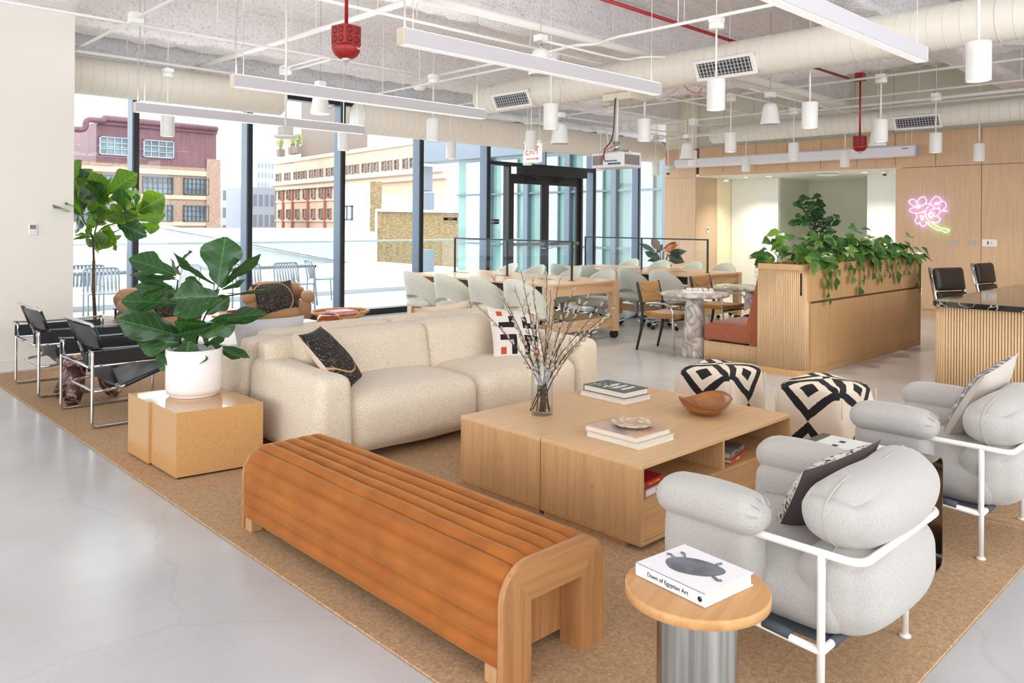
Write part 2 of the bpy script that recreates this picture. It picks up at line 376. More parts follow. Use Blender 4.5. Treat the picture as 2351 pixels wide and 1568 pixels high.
# ------------------------------------------------------------------ window wall
WX = [-.98, .54, 2.05, 3.55, 5.09, 6.61, 8.14, 9.67, 12.66, 14.2, 15.7, 17.2]
WY = 10.62
fr2 = [frame_m, frame_d]  # slate sides, black front: the front's shade is put into its colour
def mullion(x, parent, z0=0., z1=3.5):
    m = MB(); m.box(x - .045, WY + .02, z0, x + .03, WY + .21, z1, .004); m.cur = 1; m.box(x - .02, WY, z0, x + .035, WY + .03, z1, .003)
    m.box(x - .03, WY + .055, z0, x + .05, WY + .07, z1)
    return m.obj('mullion', fr2, parent)
for i in range(len(WX) - 1):
    x0, x1 = WX[i], WX[i + 1]
    w = bpy.data.objects.new('window_%d' % (i + 1), None); COL.objects.link(w); w['kind'] = 'structure'
    mullion(x0, w)
    if i == len(WX) - 2: mullion(x1, w)
    MB().box(x0 + .04, WY + .03, 3.3, x1 - .045, WY + .2, 3.48, .004).obj('head_frame', frame_d, w)
    if i != 7:
        MB().box(x0 + .04, WY, 0, x1 - .045, WY + .2, .10, .004).obj('sill_frame', frame_d, w)
        MB().box(x0 + .03, WY + .10, .10, x1 - .03, WY + .112, 3.3).obj('pane', clear, w)
    else:
        # door bay: transom, side lights and jambs
        MB().box(x0 + .04, WY, 2.56, x1 - .045, WY + .16, 2.63, .004).obj('transom_bar', frame_d, w)
        for a, b in ((x0 + .03, 11.15), (11.19, x1 - .03)): MB().box(a, WY + .10, 2.63, b, WY + .112, 3.3).obj('pane', clear, w)
        MB().box(11.15, WY, 2.63, 11.19, WY + .2, 3.3, .004).obj('mullion', frame_m, w)
        for a, b in ((10.17, 10.23), (12.22, 12.28)): MB().box(a, WY, 0, b, WY + .16, 2.56, .004).obj('jamb', frame_d, w)
        for a, b in ((x0 + .03, 10.17), (12.28, x1 - .03)):
            MB().box(a, WY + .10, .1, b, WY + .112, 2.56).obj('pane', clear, w); MB().box(a, WY, 0, b, WY + .16, .1).obj('sill_frame', frame_d, w)
# double door
rubber = mat('black_rubber', S(20, 20, 21), .6); steel = mat('brushed_steel', S(190, 190, 188), .3, 1.)
for di, (x0, x1, hs) in enumerate(((10.235, 11.185, 1), (11.195, 12.215, -1))):
    d = bpy.data.objects.new('door_%d' % (di + 1), None); COL.objects.link(d); d['kind'] = 'structure'
    a, b = (.10, .10)
    MB().box(x0, WY + .03, .01, x0 + a, WY + .08, 2.42, .005).box(x1 - b, WY + .03, .01, x1, WY + .08, 2.42, .005).box(x0 + a, WY + .03, 2.24, x1 - b, WY + .08, 2.42).box(x0 + a, WY + .03, .01, x1 - b, WY + .08, .26).obj('door_frame', frame_d, d)
    MB().box(x0 + a, WY + .05, .26, x1 - b, WY + .062, 2.24).obj('pane', clear, d)
    MB().box(x0 + a * .7, WY - .03, 1.06, x1 - b * .7, WY + .01, 1.12, .006).obj('push_bar', mat('grey_bar', S(120, 128, 128), .35, .6), d)
    hx = x1 - .05 if hs > 0 else x0 + .05
    MB().tube(fillet([(hx, WY + .03, 1.0), (hx, WY - .045, 1.0), (hx + .11 * -hs, WY - .045, 1.01)], .02, 4), .009, 8).obj('door_handle', steel, d)
    MB().tube([(hx - .25 * hs, WY + .02, 2.33), (hx - .28 * hs, WY - .06, 2.36), (hx - .55 * hs, WY - .06, 2.44)], .012, 6).box(hx - .40 * hs - .1, WY, 2.30, hx - .40 * hs + .1, WY + .03, 2.34).obj('closer_arm', frame_d, d)
o = MB().box(10.36, WY - .13, 2.41, 12.26, WY - .001, 2.55, .004).obj('door_operator', frame_d)
tag(o, 'long black operator box mounted above the black double door', 'door operator')

# ------------------------------------------------------------------ outdoors
deck = mat('pale_deck', S(190, 192, 193), .8, col2=S(180, 183, 185), nsc=3)
struct('terrace', MB().box(-8, 10.85, -.2, 16, 14.7, -.03), deck)
bg = thing('glass_balustrade', 'frameless glass balustrade with pale rail along the terrace edge', 'balustrade', (0, 14.4, -.03))
bal_glass = glass('balustrade_glass', (.94, .968, .965, 1), .6)
for k in range(14): MB().box(-7.2 + k * 1.52, -.008, .02, -5.71 + k * 1.52, .008, 1.09).obj('pane', bal_glass, bg)
MB().box(-7.3, -.025, 1.09, 14.2, .025, 1.13, .004).obj('rail', mat('pale_rail', S(180, 192, 190), .4), bg)
MB().box(-7.3, -.05, 0, 14.2, .05, .09, .004).obj('base_shoe', mat('shoe_grey', S(196, 202, 204), .5), bg)
# glazed wing closing the terrace on the right
teal = mat('teal_glazing', S(96, 132, 126), .06, col2=S(122, 156, 150), nsc=.5, detail=2, stretch=(1, 1, .3))
wing_m = mat('wing_frame', S(96, 106, 118), .45, .2)
wg = bpy.data.objects.new('wall_wing', None); COL.objects.link(wg); wg['kind'] = 'structure'
yk = 10.9
ys = [10.9]
while ys[-1] < 18.5: ys.append(ys[-1] + 1.56)
for a, b in zip(ys[:-1], ys[1:]):
    for z0, z1 in ((-.1, .85), (.9, 2.3), (2.35, 3.35)): MB().box(15.7, a + .06, z0, 15.74, b - .06, z1).obj('pane', teal, wg)
    MB().box(15.55, a - .09, -.2, 15.8, a + .09, 3.4, .01).obj('mullion', wing_m, wg)
    MB().box(15.6, a + .09, .85, 15.78, b - .09, .9).box(15.6, a + .09, 2.3, 15.78, b - .09, 2.35).obj('transom_bar', wing_m, wg)
    MB().box(15.62, a + .4, .0, 15.68, b - .5, 3.3).obj('fin', mat('white_fin', S(168, 180, 182), .4), wg)
MB().box(15.5, 10.8, 3.4, 16.2, 20.4, 4.3, .02).box(15.4, 20.3, 2.5, 16.0, 20.6, 3.3, .02).box(15.4, 20.2, 1.9, 16.0, 20.6, 2.45, .02).box(15.4, 20.2, -.2, 16.0, 20.6, .6).obj('cornice', mat('wing_cornice', S(112, 122, 132), .6), wg)
# --- far buildings
brick_m = mat('tan_brick', S(166, 142, 124), .9, col2=S(134, 108, 94), nsc=3.0, stretch=(1, 1, 3), detail=6)
win_far = mat('far_window_glass', S(120, 136, 142), .2, col2=S(60, 68, 74), nsc=.35, detail=3)
win_frame = mat('far_window_frame', S(70, 78, 84), .6)
def far_window(parent, x0, z0, x1, z1, y, nx, nz, fm=win_frame, gm=win_far, d=.35, M=None, t=.10):
    f = MB(); f.box(x0, y - d, z0, x0 + t, y, z1, 0, M).box(x1 - t, y - d, z0, x1, y, z1, 0, M).box(x0, y - d, z0, x1, y, z0 + t, 0, M).box(x0, y - d, z1 - t, x1, y, z1, 0, M)
    for k in range(1, nx): xx = x0 + (x1 - x0) * k / nx; f.box(xx - t * .4, y - d * .8, z0, xx + t * .4, y, z1, 0, M)
    for k in range(1, nz): zz = z0 + (z1 - z0) * k / nz; f.box(x0, y - d * .8, zz - t * .4, x1, y, zz + t * .4, 0, M)
    o = f.obj('window', fm, parent); MB().box(x0 + t, y - .12, z0 + t, x1 - t, y - .04, z1 - t, 0, M).obj('pane', gm, o)
bl = thing('brick_building', 'tan brick building with purple metal top storey beyond the terrace', 'building', (0, 100, -20))
Q = lambda z: 21.5 + (z - 1.5) * 2.5
MB().box(10, 0, 0, 43.5, 30, Q(4.2)).obj('wall', brick_m, bl)
MB().box(41.9, -.3, 0, 43.7, 30, Q(4.65)).obj('corner_pier', brick_m, bl)
MB().box(10, -.25, Q(3.75), 41.9, 0, Q(4.0)).obj('cornice', mat('stone_band', S(186, 166, 140), .9), bl)
for z in (2.55, 1.22): MB().box(10, -.2, Q(z), 43.6, 0, Q(z) + .5).obj('stone_band', MT['stone_band'], bl)
pm = mat('purple_metal', S(92, 52, 60), .5, col2=S(106, 66, 74), nsc=.6, stretch=(6, 1, .6), detail=3)
MB().box(28.9, -.1, Q(4.2), 43.2, 24, Q(6.05)).box(28.9, -.5, Q(5.95), 43.2, -.1, Q(6.15)).obj('metal_storey', pm, bl)
MB().tube(fillet([(24, -1, Q(5.6)), (27.5, -1, Q(5.6)), (27.5, -1, Q(6.1)), (29.5, -1, Q(6.1)), (29.5, -.8, Q(6.25)), (43, -.8, Q(6.2))], .8, 4), .35, 8).obj('roof_pipe', pm, bl)
for x0, x1 in ((29.2, 32.4), (34.1, 37.7)): far_window(bl, x0, Q(4.55), x1, Q(5.4), -.1, 4, 3, mat('pale_frame', S(150, 165, 175), .5))
for x0, x1 in ((24.6, 28.2), (29.4, 32.9), (34.1, 37.7), (39.05, 42.2)):
    for z0, z1 in ((2.8, 3.63), (1.43, 2.25), (.3, .9)): far_window(bl, x0, Q(z0), x1, Q(z1), 0, 6, 3)
# tan terracotta building
ang = R(83.5 + 180)
tb = thing('terracotta_building', 'peach terracotta office building with rows of sash windows', 'building', (71.79, 139.2, -20), ang)
tan_m = mat('terracotta', S(222, 188, 164), .9, col2=S(212, 176, 152), nsc=.4)
stone = mat('pale_stone', S(206, 190, 170), .9)
TM = MX.Scale(-1, 4, (0, 1, 0)) if False else None
MB().box(-.4, 0, 0, 60, 30, 32.3).obj('wall', tan_m, tb)
MB().prism([(-.2, 32), (9, 32), (8, 33.5), (6, 34), (5, 36), (4.6, 38.3), (-.2, 38.3)], 0, .8, 'y').obj('gable', tan_m, tb)
MB().box(-.9, -1.0, 28.0, 60, 0, 28.8, .1).box(-.5, -.5, 27.2, 60, 0, 28.0).box(-.4, -.25, 32.2, 60, 0, 32.8).obj('cornice', stone, tb)
for u in (-.1, 4.2, 8.7, 15.7, 22.7): MB().box(u - .25, -.35, 0, u + .25, 0, 27.2 if u else 34).obj('pilaster', mat('terracotta_dark', S(160, 104, 82), .9), tb)
wt_ = [(.6, 2.8), (4.9, 7.2), (9.3, 10.5), (11.4, 12.7), (13.5, 14.7), (16.2, 17.4), (18.3, 19.6), (20.5, 21.6), (23.1, 24.3), (25.1, 26.1), (27.4, 28.6), (30, 30.9), (31.7, 33), (33.7, 34.9), (36.2, 37.4), (38.1, 39.4), (40.1, 41.3), (42.6, 43.7), (44.4, 45.5), (46.4, 47.4), (48.8, 50), (50.8, 51.9)]
for a, b in wt_: far_window(tb, a, 28.9, b, 30.4, 0, 2 if b - a > 1.8 else 1, 2, mat('sash_frame', S(150, 128, 116), .7), win_far, .3, None, .12)
for zz in (25.4, 21.9, 18.4, 14.9):
    for a, b in ((1.9, 3.5), (5.9, 7.4), (10.1, 11.5), (13.5, 14.9), (17.1, 18.5), (20.3, 21.6), (23.7, 25), (27, 28.4)): far_window(tb, a, zz, b, zz + 1.75, 0, 1, 2, MT['sash_frame'], win_far, .3, None, .12)
    MB().box(-.4, -.2, zz - .5, 30, 0, zz - .2).obj('sill_band', stone, tb)
rb = thing('roof_house', 'grey brick penthouse block above the peach terracotta building', 'building', (71.79 - 6, 139.2, 12.3), ang)
MB().box(4, 9, 0, 42, 24, 11.5).obj('wall', mat('grey_brick', S(138, 126, 118), .9, col2=S(120, 108, 100), nsc=4, stretch=(1, 1, 3)), rb)
MB().box(11, 8.8, 9.2, 34, 9, 13.5).obj('pink_wall', mat('pink_wall', S(214, 180, 168), .9), rb)
MB().box(33, 8, 0, 52, 20, 7).obj('white_block', white, rb)
for k, u in enumerate((12.2, 17.4, 18.8, 20.0)):
    MB().box(u, 1.2, .4, u + 1.2, 2.2, 1.6).obj('roof_planter', MT['grey_brick'], rb)
    m = MB()
    for q in range(26): a = random.uniform(0, 6.28); r = random.random() * .9; m.box(u + .6 + r * cos(a) - .15, 1.7 + r * sin(a) * .6 - .1, 1.6 + random.random() * 1.9, u + .6 + r * cos(a) + .15, 1.7 + r * sin(a) * .6 + .1, 1.9 + random.random() * 1.8)
    m.obj('roof_shrub', mat('roof_shrub', S(150, 160, 110), .8), rb, kind='stuff')
# low neighbour with white side wall and brick front
lb = thing('low_brick_building', 'low neighbouring building, pale brick front and white side wall', 'building', (22.4, 33, -12))
MB().box(.01, 0, 0, 12, 3.4, 14.1).obj('brick_wall', brick2 if False else mat('yellow_brick', S(140, 122, 88), .95, col2=S(112, 92, 64), nsc=2.4, stretch=(2.0, 1, 7), detail=3, lo=.4, hi=.6), lb)
MB().box(-.12, 0.02, 0, 0, 3.4, 15.4).obj('side_wall', mat('white_render', S(232, 230, 224), .9), lb)
MB().box(-.14, -.1, 13, .3, .3, 15.5).obj('corner_brick', MT['yellow_brick'], lb)
MB().box(.3, -.08, 14.1, 12, .4, 14.9).obj('parapet', MT['white_render'], lb)
MB().box(-.1, -.2, 14.0, 12, 0, 14.14).tube([(-.05, -.12, 14), (-.05, -.12, 10.6), (-1.2, -.3, 10.2)], .07, 8).obj('gutter', mat('gutter_blue', S(176, 188, 200), .5), lb)
f = MB().box(-.2, 1.86, 13.6, -.1, 1.94, 14.3).box(-.2, 2.80, 13.6, -.1, 2.88, 14.3).box(-.2, 1.86, 14.25, -.1, 2.88, 14.33).box(-.2, 1.86, 13.55, -.1, 2.88, 13.63).box(-.2, 2.33, 13.6, -.1, 2.40, 14.3).obj('window', win_frame, lb)
MB().box(-.16, 1.9, 13.6, -.13, 2.84, 14.3).obj('pane', mat('pale_pane', S(190, 200, 200), .3), f)
# bands of plain small buildings on the skyline and pale roofs below
def block(name, lab, x, y, w, d, z, m, nx, nz, wh=.6, loc0=-20, tz=None):
    b = thing(name, lab, 'building', (x, y, loc0)); h = z - loc0; MB().box(0, 0, 0, w, d, h).obj('wall', m, b)
    for i in range(nx):
        for k in range(nz):
            x0 = w * (i + .2) / nx; z1 = h - 1.2 - k * 3.4; o = MB().box(x0, -.08, z1 - 1.9, x0 + w / nx * wh, .1, z1).obj('window', mat('sky_window', S(120, 132, 144), .3), b)
    return b
whz = mat('hazy_white', S(196, 198, 200), .9); gry = mat('hazy_grey', S(160, 166, 176), .9)
block('distant_block', 'far white block with square windows right of the brick building', 64.6, 150, 7, 12, 8.6, whz, 5, 3)
block('distant_block', 'far pale grey block with small paired windows beside the peach building', 60.2, 125, 4.2, 10, 7.1, gry, 4, 3)
block('distant_tower', 'hazy pale tower with gridded windows on the skyline', 127, 260, 6.5, 10, 23, whz, 5, 5)
block('distant_block', 'long far white building behind the potted tree', 20, 190, 28, 12, 1.2, whz, 12, 2)
rf = mat('white_roof', S(206, 208, 210), .85)
o = MB().box(-30, 17.5, -8, 22, 32, -.45).obj('white_roof', rf); tag(o, 'broad white flat roof just beyond the glass balustrade', 'roof')
r2 = thing('gable_roof', 'white pitched roof with ridge coping beyond the terrace chairs', 'roof', (0, 0, 0))
MB().prism([(4, -3), (24, -3), (24, -1.1), (15, .55), (12, 1.2)], 33.5, 48, 'y').obj('roof_body', rf, r2)
for k in range(14): t = k / 14; MB().box(0, -.3, 0, .82, .4, .14, .02, M=TR(12 + 12 * t, 33.4, 1.2 - 2.3 * t, 0, R(10.9))).obj('coping_tile', mat('coping', S(205, 206, 206), .8), r2)
o = MB().box(-30, 60, -12, 44, 62, .9, .05).obj('grey_ledge', mat('ledge_grey', S(170, 178, 184), .7)); tag(o, 'long grey roof ledge in front of the brick building', 'roof ledge')
struct('ground', MB().box(-150, 10.9, -21, 300, 320, -20), mat('street', S(170, 170, 170), .9))
# ================================================================== CEILING SERVICES
duct_m = mat('ivory_duct', S(238, 232, 220), .5)
seam_m = mat('duct_seam', S(224, 216, 202), .6)
wmet = mat('white_metal', S(240, 238, 234), .4)
red_m = mat('fire_red', S(150, 26, 28), .4)
lamp_m = mat('lamp_glow', S(255, 246, 228), .4, emit=(1, .93, .80, 1), es=14)
grille_d = mat('grille_dark', S(60, 60, 64), .6)
def duct(name, lab, axis, c, z, r, a, b, cap=True, step=.125, gr=None):
    t = thing(name, lab, 'air duct', (0, 0, 0)); prof = []; n = int((b - a) / step)
    rot = MX.Rotation(R(90), 4, 'Y') if axis == 'x' else MX.Rotation(R(-90), 4, 'X')
    M = MX.Translation((a, c, z) if axis == 'x' else (c, a, z)) @ rot
    MB().lathe([(.01, 0), (r - .004, 0), (r, .004), (r, b - a - .004), (r - .004, b - a), (.01, b - a)], 40, M).obj('body', duct_m, t)
    s = MB()
    for i in range(n + 1):
        q = min(max(i * step, .004), b - a - .004); w = .003 if i % 9 else .007
        s.lathe([(r, q - w), (r + .003 + (w > .004) * .002, q - w * .4), (r + .003 + (w > .004) * .002, q + w * .4), (r, q + w)], 40, M, cap0=False, cap1=False)
    s.obj('seam', seam_m, t, kind='stuff')
    for (p, ang_) in (gr or []):
        # supply grille set into the duct side facing the room
        if axis == 'y': B = MX.Translation((c, p, z)) @ MX.Rotation(ang_, 4, 'Y') @ MX.Translation((-r - .012, 0, 0))
        g = MB(); h, l = .075, .30
        for (y0, z0, y1, z1) in ((-l - .04, -h - .035, l + .04, -h), (-l - .04, h, l + .04, h + .035), (-l - .04, -h, -l, h), (l, -h, l + .04, h)): g.box(-.012, y0, z0, .02, y1, z1, .004, B)
        o = g.obj('grille_frame', wmet, t); k = MB()
        k.box(.0, -l, -h, .012, l, h, 0, B); k.obj('grille_throat', grille_d, o)
        k = MB()
        for i in range(15): yy = -l + 2 * l * (i + .5) / 15; k.box(-.010, yy - .004, -h, .004, yy + .004, h, 0, B)
        for i in range(4): zz = -h + 2 * h * (i + .5) / 4; k.box(-.006, -l, zz - .003, .006, l, zz + .003, 0, B)
        k.obj('grille_bars', mat('grille_grey', S(190, 190, 192), .4), o)
    return t
duct('spiral_duct', 'large ivory spiral duct with grilles crossing the ceiling centre towards the windows', 'y', 7.2, 3.17, .19, -3.8, 8.05, gr=[(4.22, R(-28)), (7.30, R(-28))])
duct('spiral_duct', 'ivory spiral duct running along the ash panelled wall', 'y', 12.7, 3.13, .155, -3.8, 7.85, gr=[(4.28, R(-28))])
duct('spiral_duct', 'ivory spiral duct over the left window bays beside the white column', 'x', 9.92, 3.15, .215, 2.40, 5.17)
duct('spiral_duct', 'ivory spiral duct over the glazed door bays', 'x', 9.95, 3.03, .23, 6.42, 13.9)

# linear light bars
bar_side = mat('bar_grey', S(200, 196, 200), .5)
bar_glow = mat('bar_diffuser', S(235, 236, 236), .5, emit=(1, .97, .93, 1), es=.45)
added_glow = mat('bar_uplight', S(255, 250, 240), .5, emit=(1, .98, .96, 1), es=20.0)  # glow added above the bars to brighten the ceiling; no such lamp known
for (x0, x1, y, lab) in ((2.76, 5.34, 3.82, 'long grey linear light bar in front of the main duct, above the sofa'), (2.71, 5.36, 5.98, 'grey linear light bar hung between the other two, below the red fire speaker'), (2.68, 5.30, 8.08, 'grey linear light bar nearest the windows'), (1.9, 5.42, 1.82, 'grey linear light bar at top right, crossing under the main duct')):
    t = thing('linear_light', lab, 'light bar', ((x0 + x1) / 2, y, 2.55), 0, 'linear light bars'); h = (x1 - x0) / 2
    MB().box(-h + .004, -.036, .004, h - .004, .036, .096).obj('housing', bar_side, t)
    for s in (-1, 1): MB().box(s * h - .004, -.037, 0, s * h + .004, .037, .10, .002).obj('end_cap', mat('bar_cap', S(226, 208, 190), .5), t)
    MB().box(-h + .01, -.03, -.001, h - .01, .03, .004).obj('diffuser', bar_glow, t)
    MB().box(-h + .01, -.028, .096, h - .01, .028, .0995).obj('uplight_strip', added_glow, t)
    for s in (-1, 1): MB().tube([(s * (h - .09), 0, .098), (s * (h - .09), 0, 1.6)], .0022, 5).obj('suspension_cable', steel, t)
    if y != 1.82: MB().tube([(-h + .03, 0, .09), (-h + .025, 0, .35), (-h + .045, .0, .8), (-h + .03, 0, 1.6)], .005, 6).obj('power_cord', mat('cord_grey', S(188, 178, 178), .5), t)

# cylinder pendants
def pendant(cz=3.13):
    t = thing('pendant_lamp', 'x', 'pendant lamp', (0, 0, 2.45), 0, 'white cylinder pendants')
    MB().lathe([(.066, .012), (.0735, 0), (.0755, .004), (.0755, .256), (.073, .26), (.01, .262)], 28, cap0=False).obj('shade', wmet, t)
    MB().lathe([(.001, .010), (.066, .011), (.066, .014), (.001, .015)], 28).obj('lens', lamp_m, t)
    MB().tube([(0, 0, .255), (0, 0, cz - 2.45 + .03)], .0085, 8).obj('stem', wmet, t)
    MB().lathe([(.01, 0), (.062, 0), (.064, .004), (.064, .055), (.03, .058)], 20, off=(0, 0, cz - 2.45)).obj('canopy', wmet, t)
    MB().box(-.05, -.05, cz - 2.45 + .055, .05, .05, cz - 2.45 + .10, .004).obj('junction_box', wmet, t)
    MB().tube([(0, 0, cz - 2.45 + .1), (0, 0, 1.62)], .004, 5).obj('hanger_rod', wmet, t)
    return t
ORD = ['first', 'second', 'third', 'fourth', 'fifth', 'sixth']
rows = [('in the row nearest the windows', 9.2, [3.41, 5.72, 7.59, 9.23, 11.11, 12.81]), ('in the second row from the windows', 7.3, [5.75, 7.39, 11.19, 12.91]), ('in the third row from the windows', 5.5, [5.85, 7.43, 9.33, 11.1, 12.89]), ('in the fourth row from the windows', 3.56, [5.80, 7.52, 9.30, 11.12, 12.97])]
p0 = None
def lamp_light(root, x, y):
    l = bpy.data.lights.new('pendant_light', 'SPOT'); l.energy = 48; l.spot_size = R(95); l.spot_blend = .7; l.color = (1, .90, .76); l.shadow_soft_size = .05
    o = bpy.data.objects.new('pendant_light', l); COL.objects.link(o); o.location = (x, y, 2.44)
for rn, y, xs in rows:
    for i, x in enumerate(xs):
        lab = 'white cylinder pendant lamp, %s from the left %s' % (ORD[i], rn)
        if p0 is None: p0 = pendant(); p0.location = (x, y, 2.45); p0['label'] = lab
        else: dup(p0, (x, y, 2.45), 0, lab)
        lamp_light(p0, x, y)
dup(p0, (5.80, 1.60, 2.45), 0, 'largest looking white cylinder pendant, alone beside the top right light bar'); lamp_light(p0, 5.8, 1.6)

# bell speakers
def bell():
    t = thing('bell_speaker', 'x', 'speaker', (0, 0, 0), 0, 'bell speakers')
    MB().lathe([(.105, 0), (.113, .012), (.113, .03), (.105, .045), (.098, .09), (.085, .19), (.066, .235), (.02, .25)], 28, cap0=False).obj('shell', wmet, t)
    MB().lathe([(.01, .008), (.104, .008), (.104, .014), (.01, .014)], 24).obj('speaker_grille', mat('pale_mesh', S(205, 206, 208), .6), t)
    MB().tube([(0, 0, .245), (0, 0, .285)], .012, 8).tube(arc((0, .30), .02, 0, 2 * pi, 10), .004, 6).obj('hanging_hook', steel, t)
    MB().box(-.05, -.05, .315, .05, .05, .375, .004).obj('junction_box', wmet, t)
    MB().tube([(0, 0, .37), (0, 0, 1.3)], .003, 5).obj('suspension_cable', steel, t)
    return t
b0 = None
for (x, y, z, lab) in ((4.69, 8.04, 2.73, 'white bell speaker above the middle window bay, behind the middle light bar'), (5.3, 5.12, 2.88, 'white bell speaker partly behind the long light bar at ceiling centre'), (6.98, 6.41, 2.45, 'white bell speaker beside the exit sign, left of the projector'), (8.5, 4.5, 2.66, 'white bell speaker beneath the main duct, right of its grille'), (10.2, 6.75, 2.48, 'white bell speaker behind a pendant near the wall mounted camera'), (11.0, 4.25, 2.57, 'white bell speaker behind a pendant beside the hanging red fire speaker')):
    if b0 is None: b0 = bell(); b0.location = (x, y, z); b0['label'] = lab
    else: dup(b0, (x, y, z), 0, lab)

# conduits, sprinkler pipes and hanger rods belong to the ceiling
def pipe(pts, r, m=wmet, name='conduit', n=8): return MB().tube(fillet(pts, .12, 4) if len(pts) > 2 else pts, r, n).obj(name, m, ceil_o)
pipe([(-2, 7.63, 3.3), (3.9, 7.63, 3.3), (4.62, 7.63, 3.3), (4.62, 8.6, 3.3)], .014)
pipe([(7.1, 7.70, 3.3), (4.50, 7.66, 3.3), (4.50, 8.6, 3.3)], .010)
pipe([(3.96, 9.9, 3.4), (4.02, 8.0, 3.4), (4.12, 3.0, 3.4)], .028, name='sprinkler_pipe')
pipe([(2.46, 9.45, 3.3), (2.46, 2, 3.3)], .014); pipe([(2.46, 9.45, 3.3), (2.5, 9.6, 3.36), (6.4, 9.66, 3.36)], .02)
pipe([(6.04, 9.35, 3.22), (6.04, 5.6, 3.22)], .013)
pipe([(3.2, 5.47, 3.45), (11.5, 5.47, 3.45)], .040, name='sprinkler_pipe', n=12)
pipe([(2, 5.83, 3.35), (9.5, 5.86, 3.35)], .014)
pipe([(5.78, 7.4, 3.22), (5.76, 5.42, 3.22), (5.72, 5.05, 3.22), (5.84, 4.9, 3.22), (5.74, 4.6, 3.22), (5.74, -1, 3.22)], .015)
pipe([(5.3, 5.1, 3.2), (6.55, 5.1, 3.2), (6.52, 4.86, 3.2), (6.7, 4.7, 3.2)], .012)
pipe([(4.6, 4.27, 3.4), (10.5, 4.33, 3.4)], .017, red_m, 'fire_conduit')
pipe([(9.27, 5.3, 3.2), (9.27, -2, 3.2)], .014); pipe([(11.12, 5.2, 3.28), (11.12, -2, 3.28)], .013)
pipe([(12.40, 6.5, 3.36), (12.40, -2, 3.36)], .025, name='sprinkler_pipe'); pipe([(12.85, 8.5, 3.36), (12.85, -2, 3.36)], .017)
pipe([(8.4, 5.3, 3.42), (13.6, 5.3, 3.42)], .05, name='sprinkler_pipe', n=12)
for q in (((9.0, 5.05, 3.2), (12.4, 5.05, 3.2)), ((8.4, 6.2, 3.2), (11.6, 6.2, 3.2)), ((7.6, 5.72, 3.2), (9.3, 5.72, 3.2)), ((9.2, 5.47, 3.22), (11.0, 5.47, 3.22)), ((8.6, 7.45, 3.2), (12.4, 7.45, 3.2)), ((10.6, 8.95, 3.2), (13.6, 8.95, 3.2)), ((9.22, 9.2, 3.2), (9.22, 5.6, 3.2)), ((11.1, 9.3, 3.2), (11.1, 5.3, 3.2)), ((12.9, 9.3, 3.2), (12.9, 5.6, 3.2)), ((7.45, 9.2, 3.22), (7.45, 5.4, 3.22)), ((9.0, 8.1, 3.12), (12.8, 8.1, 3.12)), ((12.0, 8.9, 3.05), (12.0, 6.2, 3.05))): pipe(q, .011)
pipe([(10.52, 8.9, 3.1), (10.55, 8.6, 3.1), (10.55, 8.55, 2.75), (10.6, 8.4, 2.63), (11.2, 8.2, 2.72)], .014)
jb = MB()
for (x, y, z) in ((2.46, 7.40, 3.3), (4.58, 8.66, 3.3), (8.75, 6.2, 3.2), (9.27, 7.45, 3.2), (7.9, 6.9, 3.2), (10.6, 6.9, 3.1), (11.1, 8.6, 3.2)): MB().box(x - .055, y - .055, z - .05, x + .055, y + .055, z + .05, .005).obj('junction_box', wmet, ceil_o)
random.seed(5)
for (x, y, z0) in ((2.46, 5.5, 3.3), (3.3, 7.63, 3.3), (4.1, 7.64, 3.3), (4.03, 7.0, 3.4), (4.08, 6.0, 3.4), (3.96, 9.6, 3.4), (3.1, 9.62, 3.36), (5.2, 9.64, 3.36), (6.04, 8.3, 3.22), (4.4, 5.84, 3.35), (5.9, 5.85, 3.35), (6.8, 5.47, 3.45), (5.2, 5.47, 3.45), (6.4, 4.28, 3.4), (8.6, 4.31, 3.4), (5.74, 3.9, 3.22), (9.27, 4.4, 3.2), (9.27, 2.7, 3.2), (11.12, 2.6, 3.28), (12.40, 4.2, 3.36), (10.2, 5.3, 3.42), (11.8, 5.3, 3.42), (10.1, 7.45, 3.2), (11.4, 7.45, 3.2), (9.5, 6.2, 3.2), (12.5, 8.95, 3.2), (9.22, 8.2, 3.2), (11.1, 8.2, 3.2), (5.3, 7.68, 2.9), (7.6, 4.5, 3.0), (7.0, 3.2, 3.3), (8.0, 6.6, 3.0), (12.9, 7.0, 3.2)):
    MB().tube([(x, y, z0), (x + .004, y, 4.16)], .0045, 5).obj('hanger_rod', wmet, ceil_o)

# fire alarm speakers on red conduits
def fire(loc, pz, name='fire_speaker', lab='', s=1., txt=True, rz=0):
    t = thing(name, lab, 'fire alarm', loc, rz)
    MB().box(-.062 * s, -.062 * s, .075 * s, .062 * s, .062 * s, .19 * s, .005).obj('box', red_m, t)
    k = MB()
    for sx, sy, rot in ((0, -.0625, 0), (-.0625, 0, -90), ):
        for a in (-.027, .027):
            for b in (.108, .158): k.lathe([(.010, 0), (.019, .0), (.020, .002), (.010, .003)], 16, TR(0, 0, 0, 0, 0, R(rot)) @ TR(a * s, -.0622 * s, b * s, R(90)), cap1=True)
    k.obj('knockout', mat('fire_red_dark', S(120, 18, 22), .4), t)
    MB().lathe([(.03, 0), (.045, .004), (.066, .02), (.080, .045), (.083, .062), (.080, .074), (.03, .078)], 28).obj('horn', red_m, t)
    MB().lathe([(.004, -.022), (.02, -.016), (.026, 0), (.026, .004)], 16).obj('strobe_lens', mat('clear_strobe', S(220, 220, 220), .08, .6), t)
    MB().tube([(0, 0, .185), (0, 0, pz - loc[2])], .011, 8).obj('conduit', red_m, t)
    if txt: text('FIRE', .028, mat('white_print', S(240, 236, 232), .5), t, TR(.03, -.078, .055, R(70), 0, R(14)))
    return t
fire((2.47, 3.95, 2.44), 4.1, lab='red fire speaker box lettered FIRE hanging at upper left', s=1.0, rz=R(8))
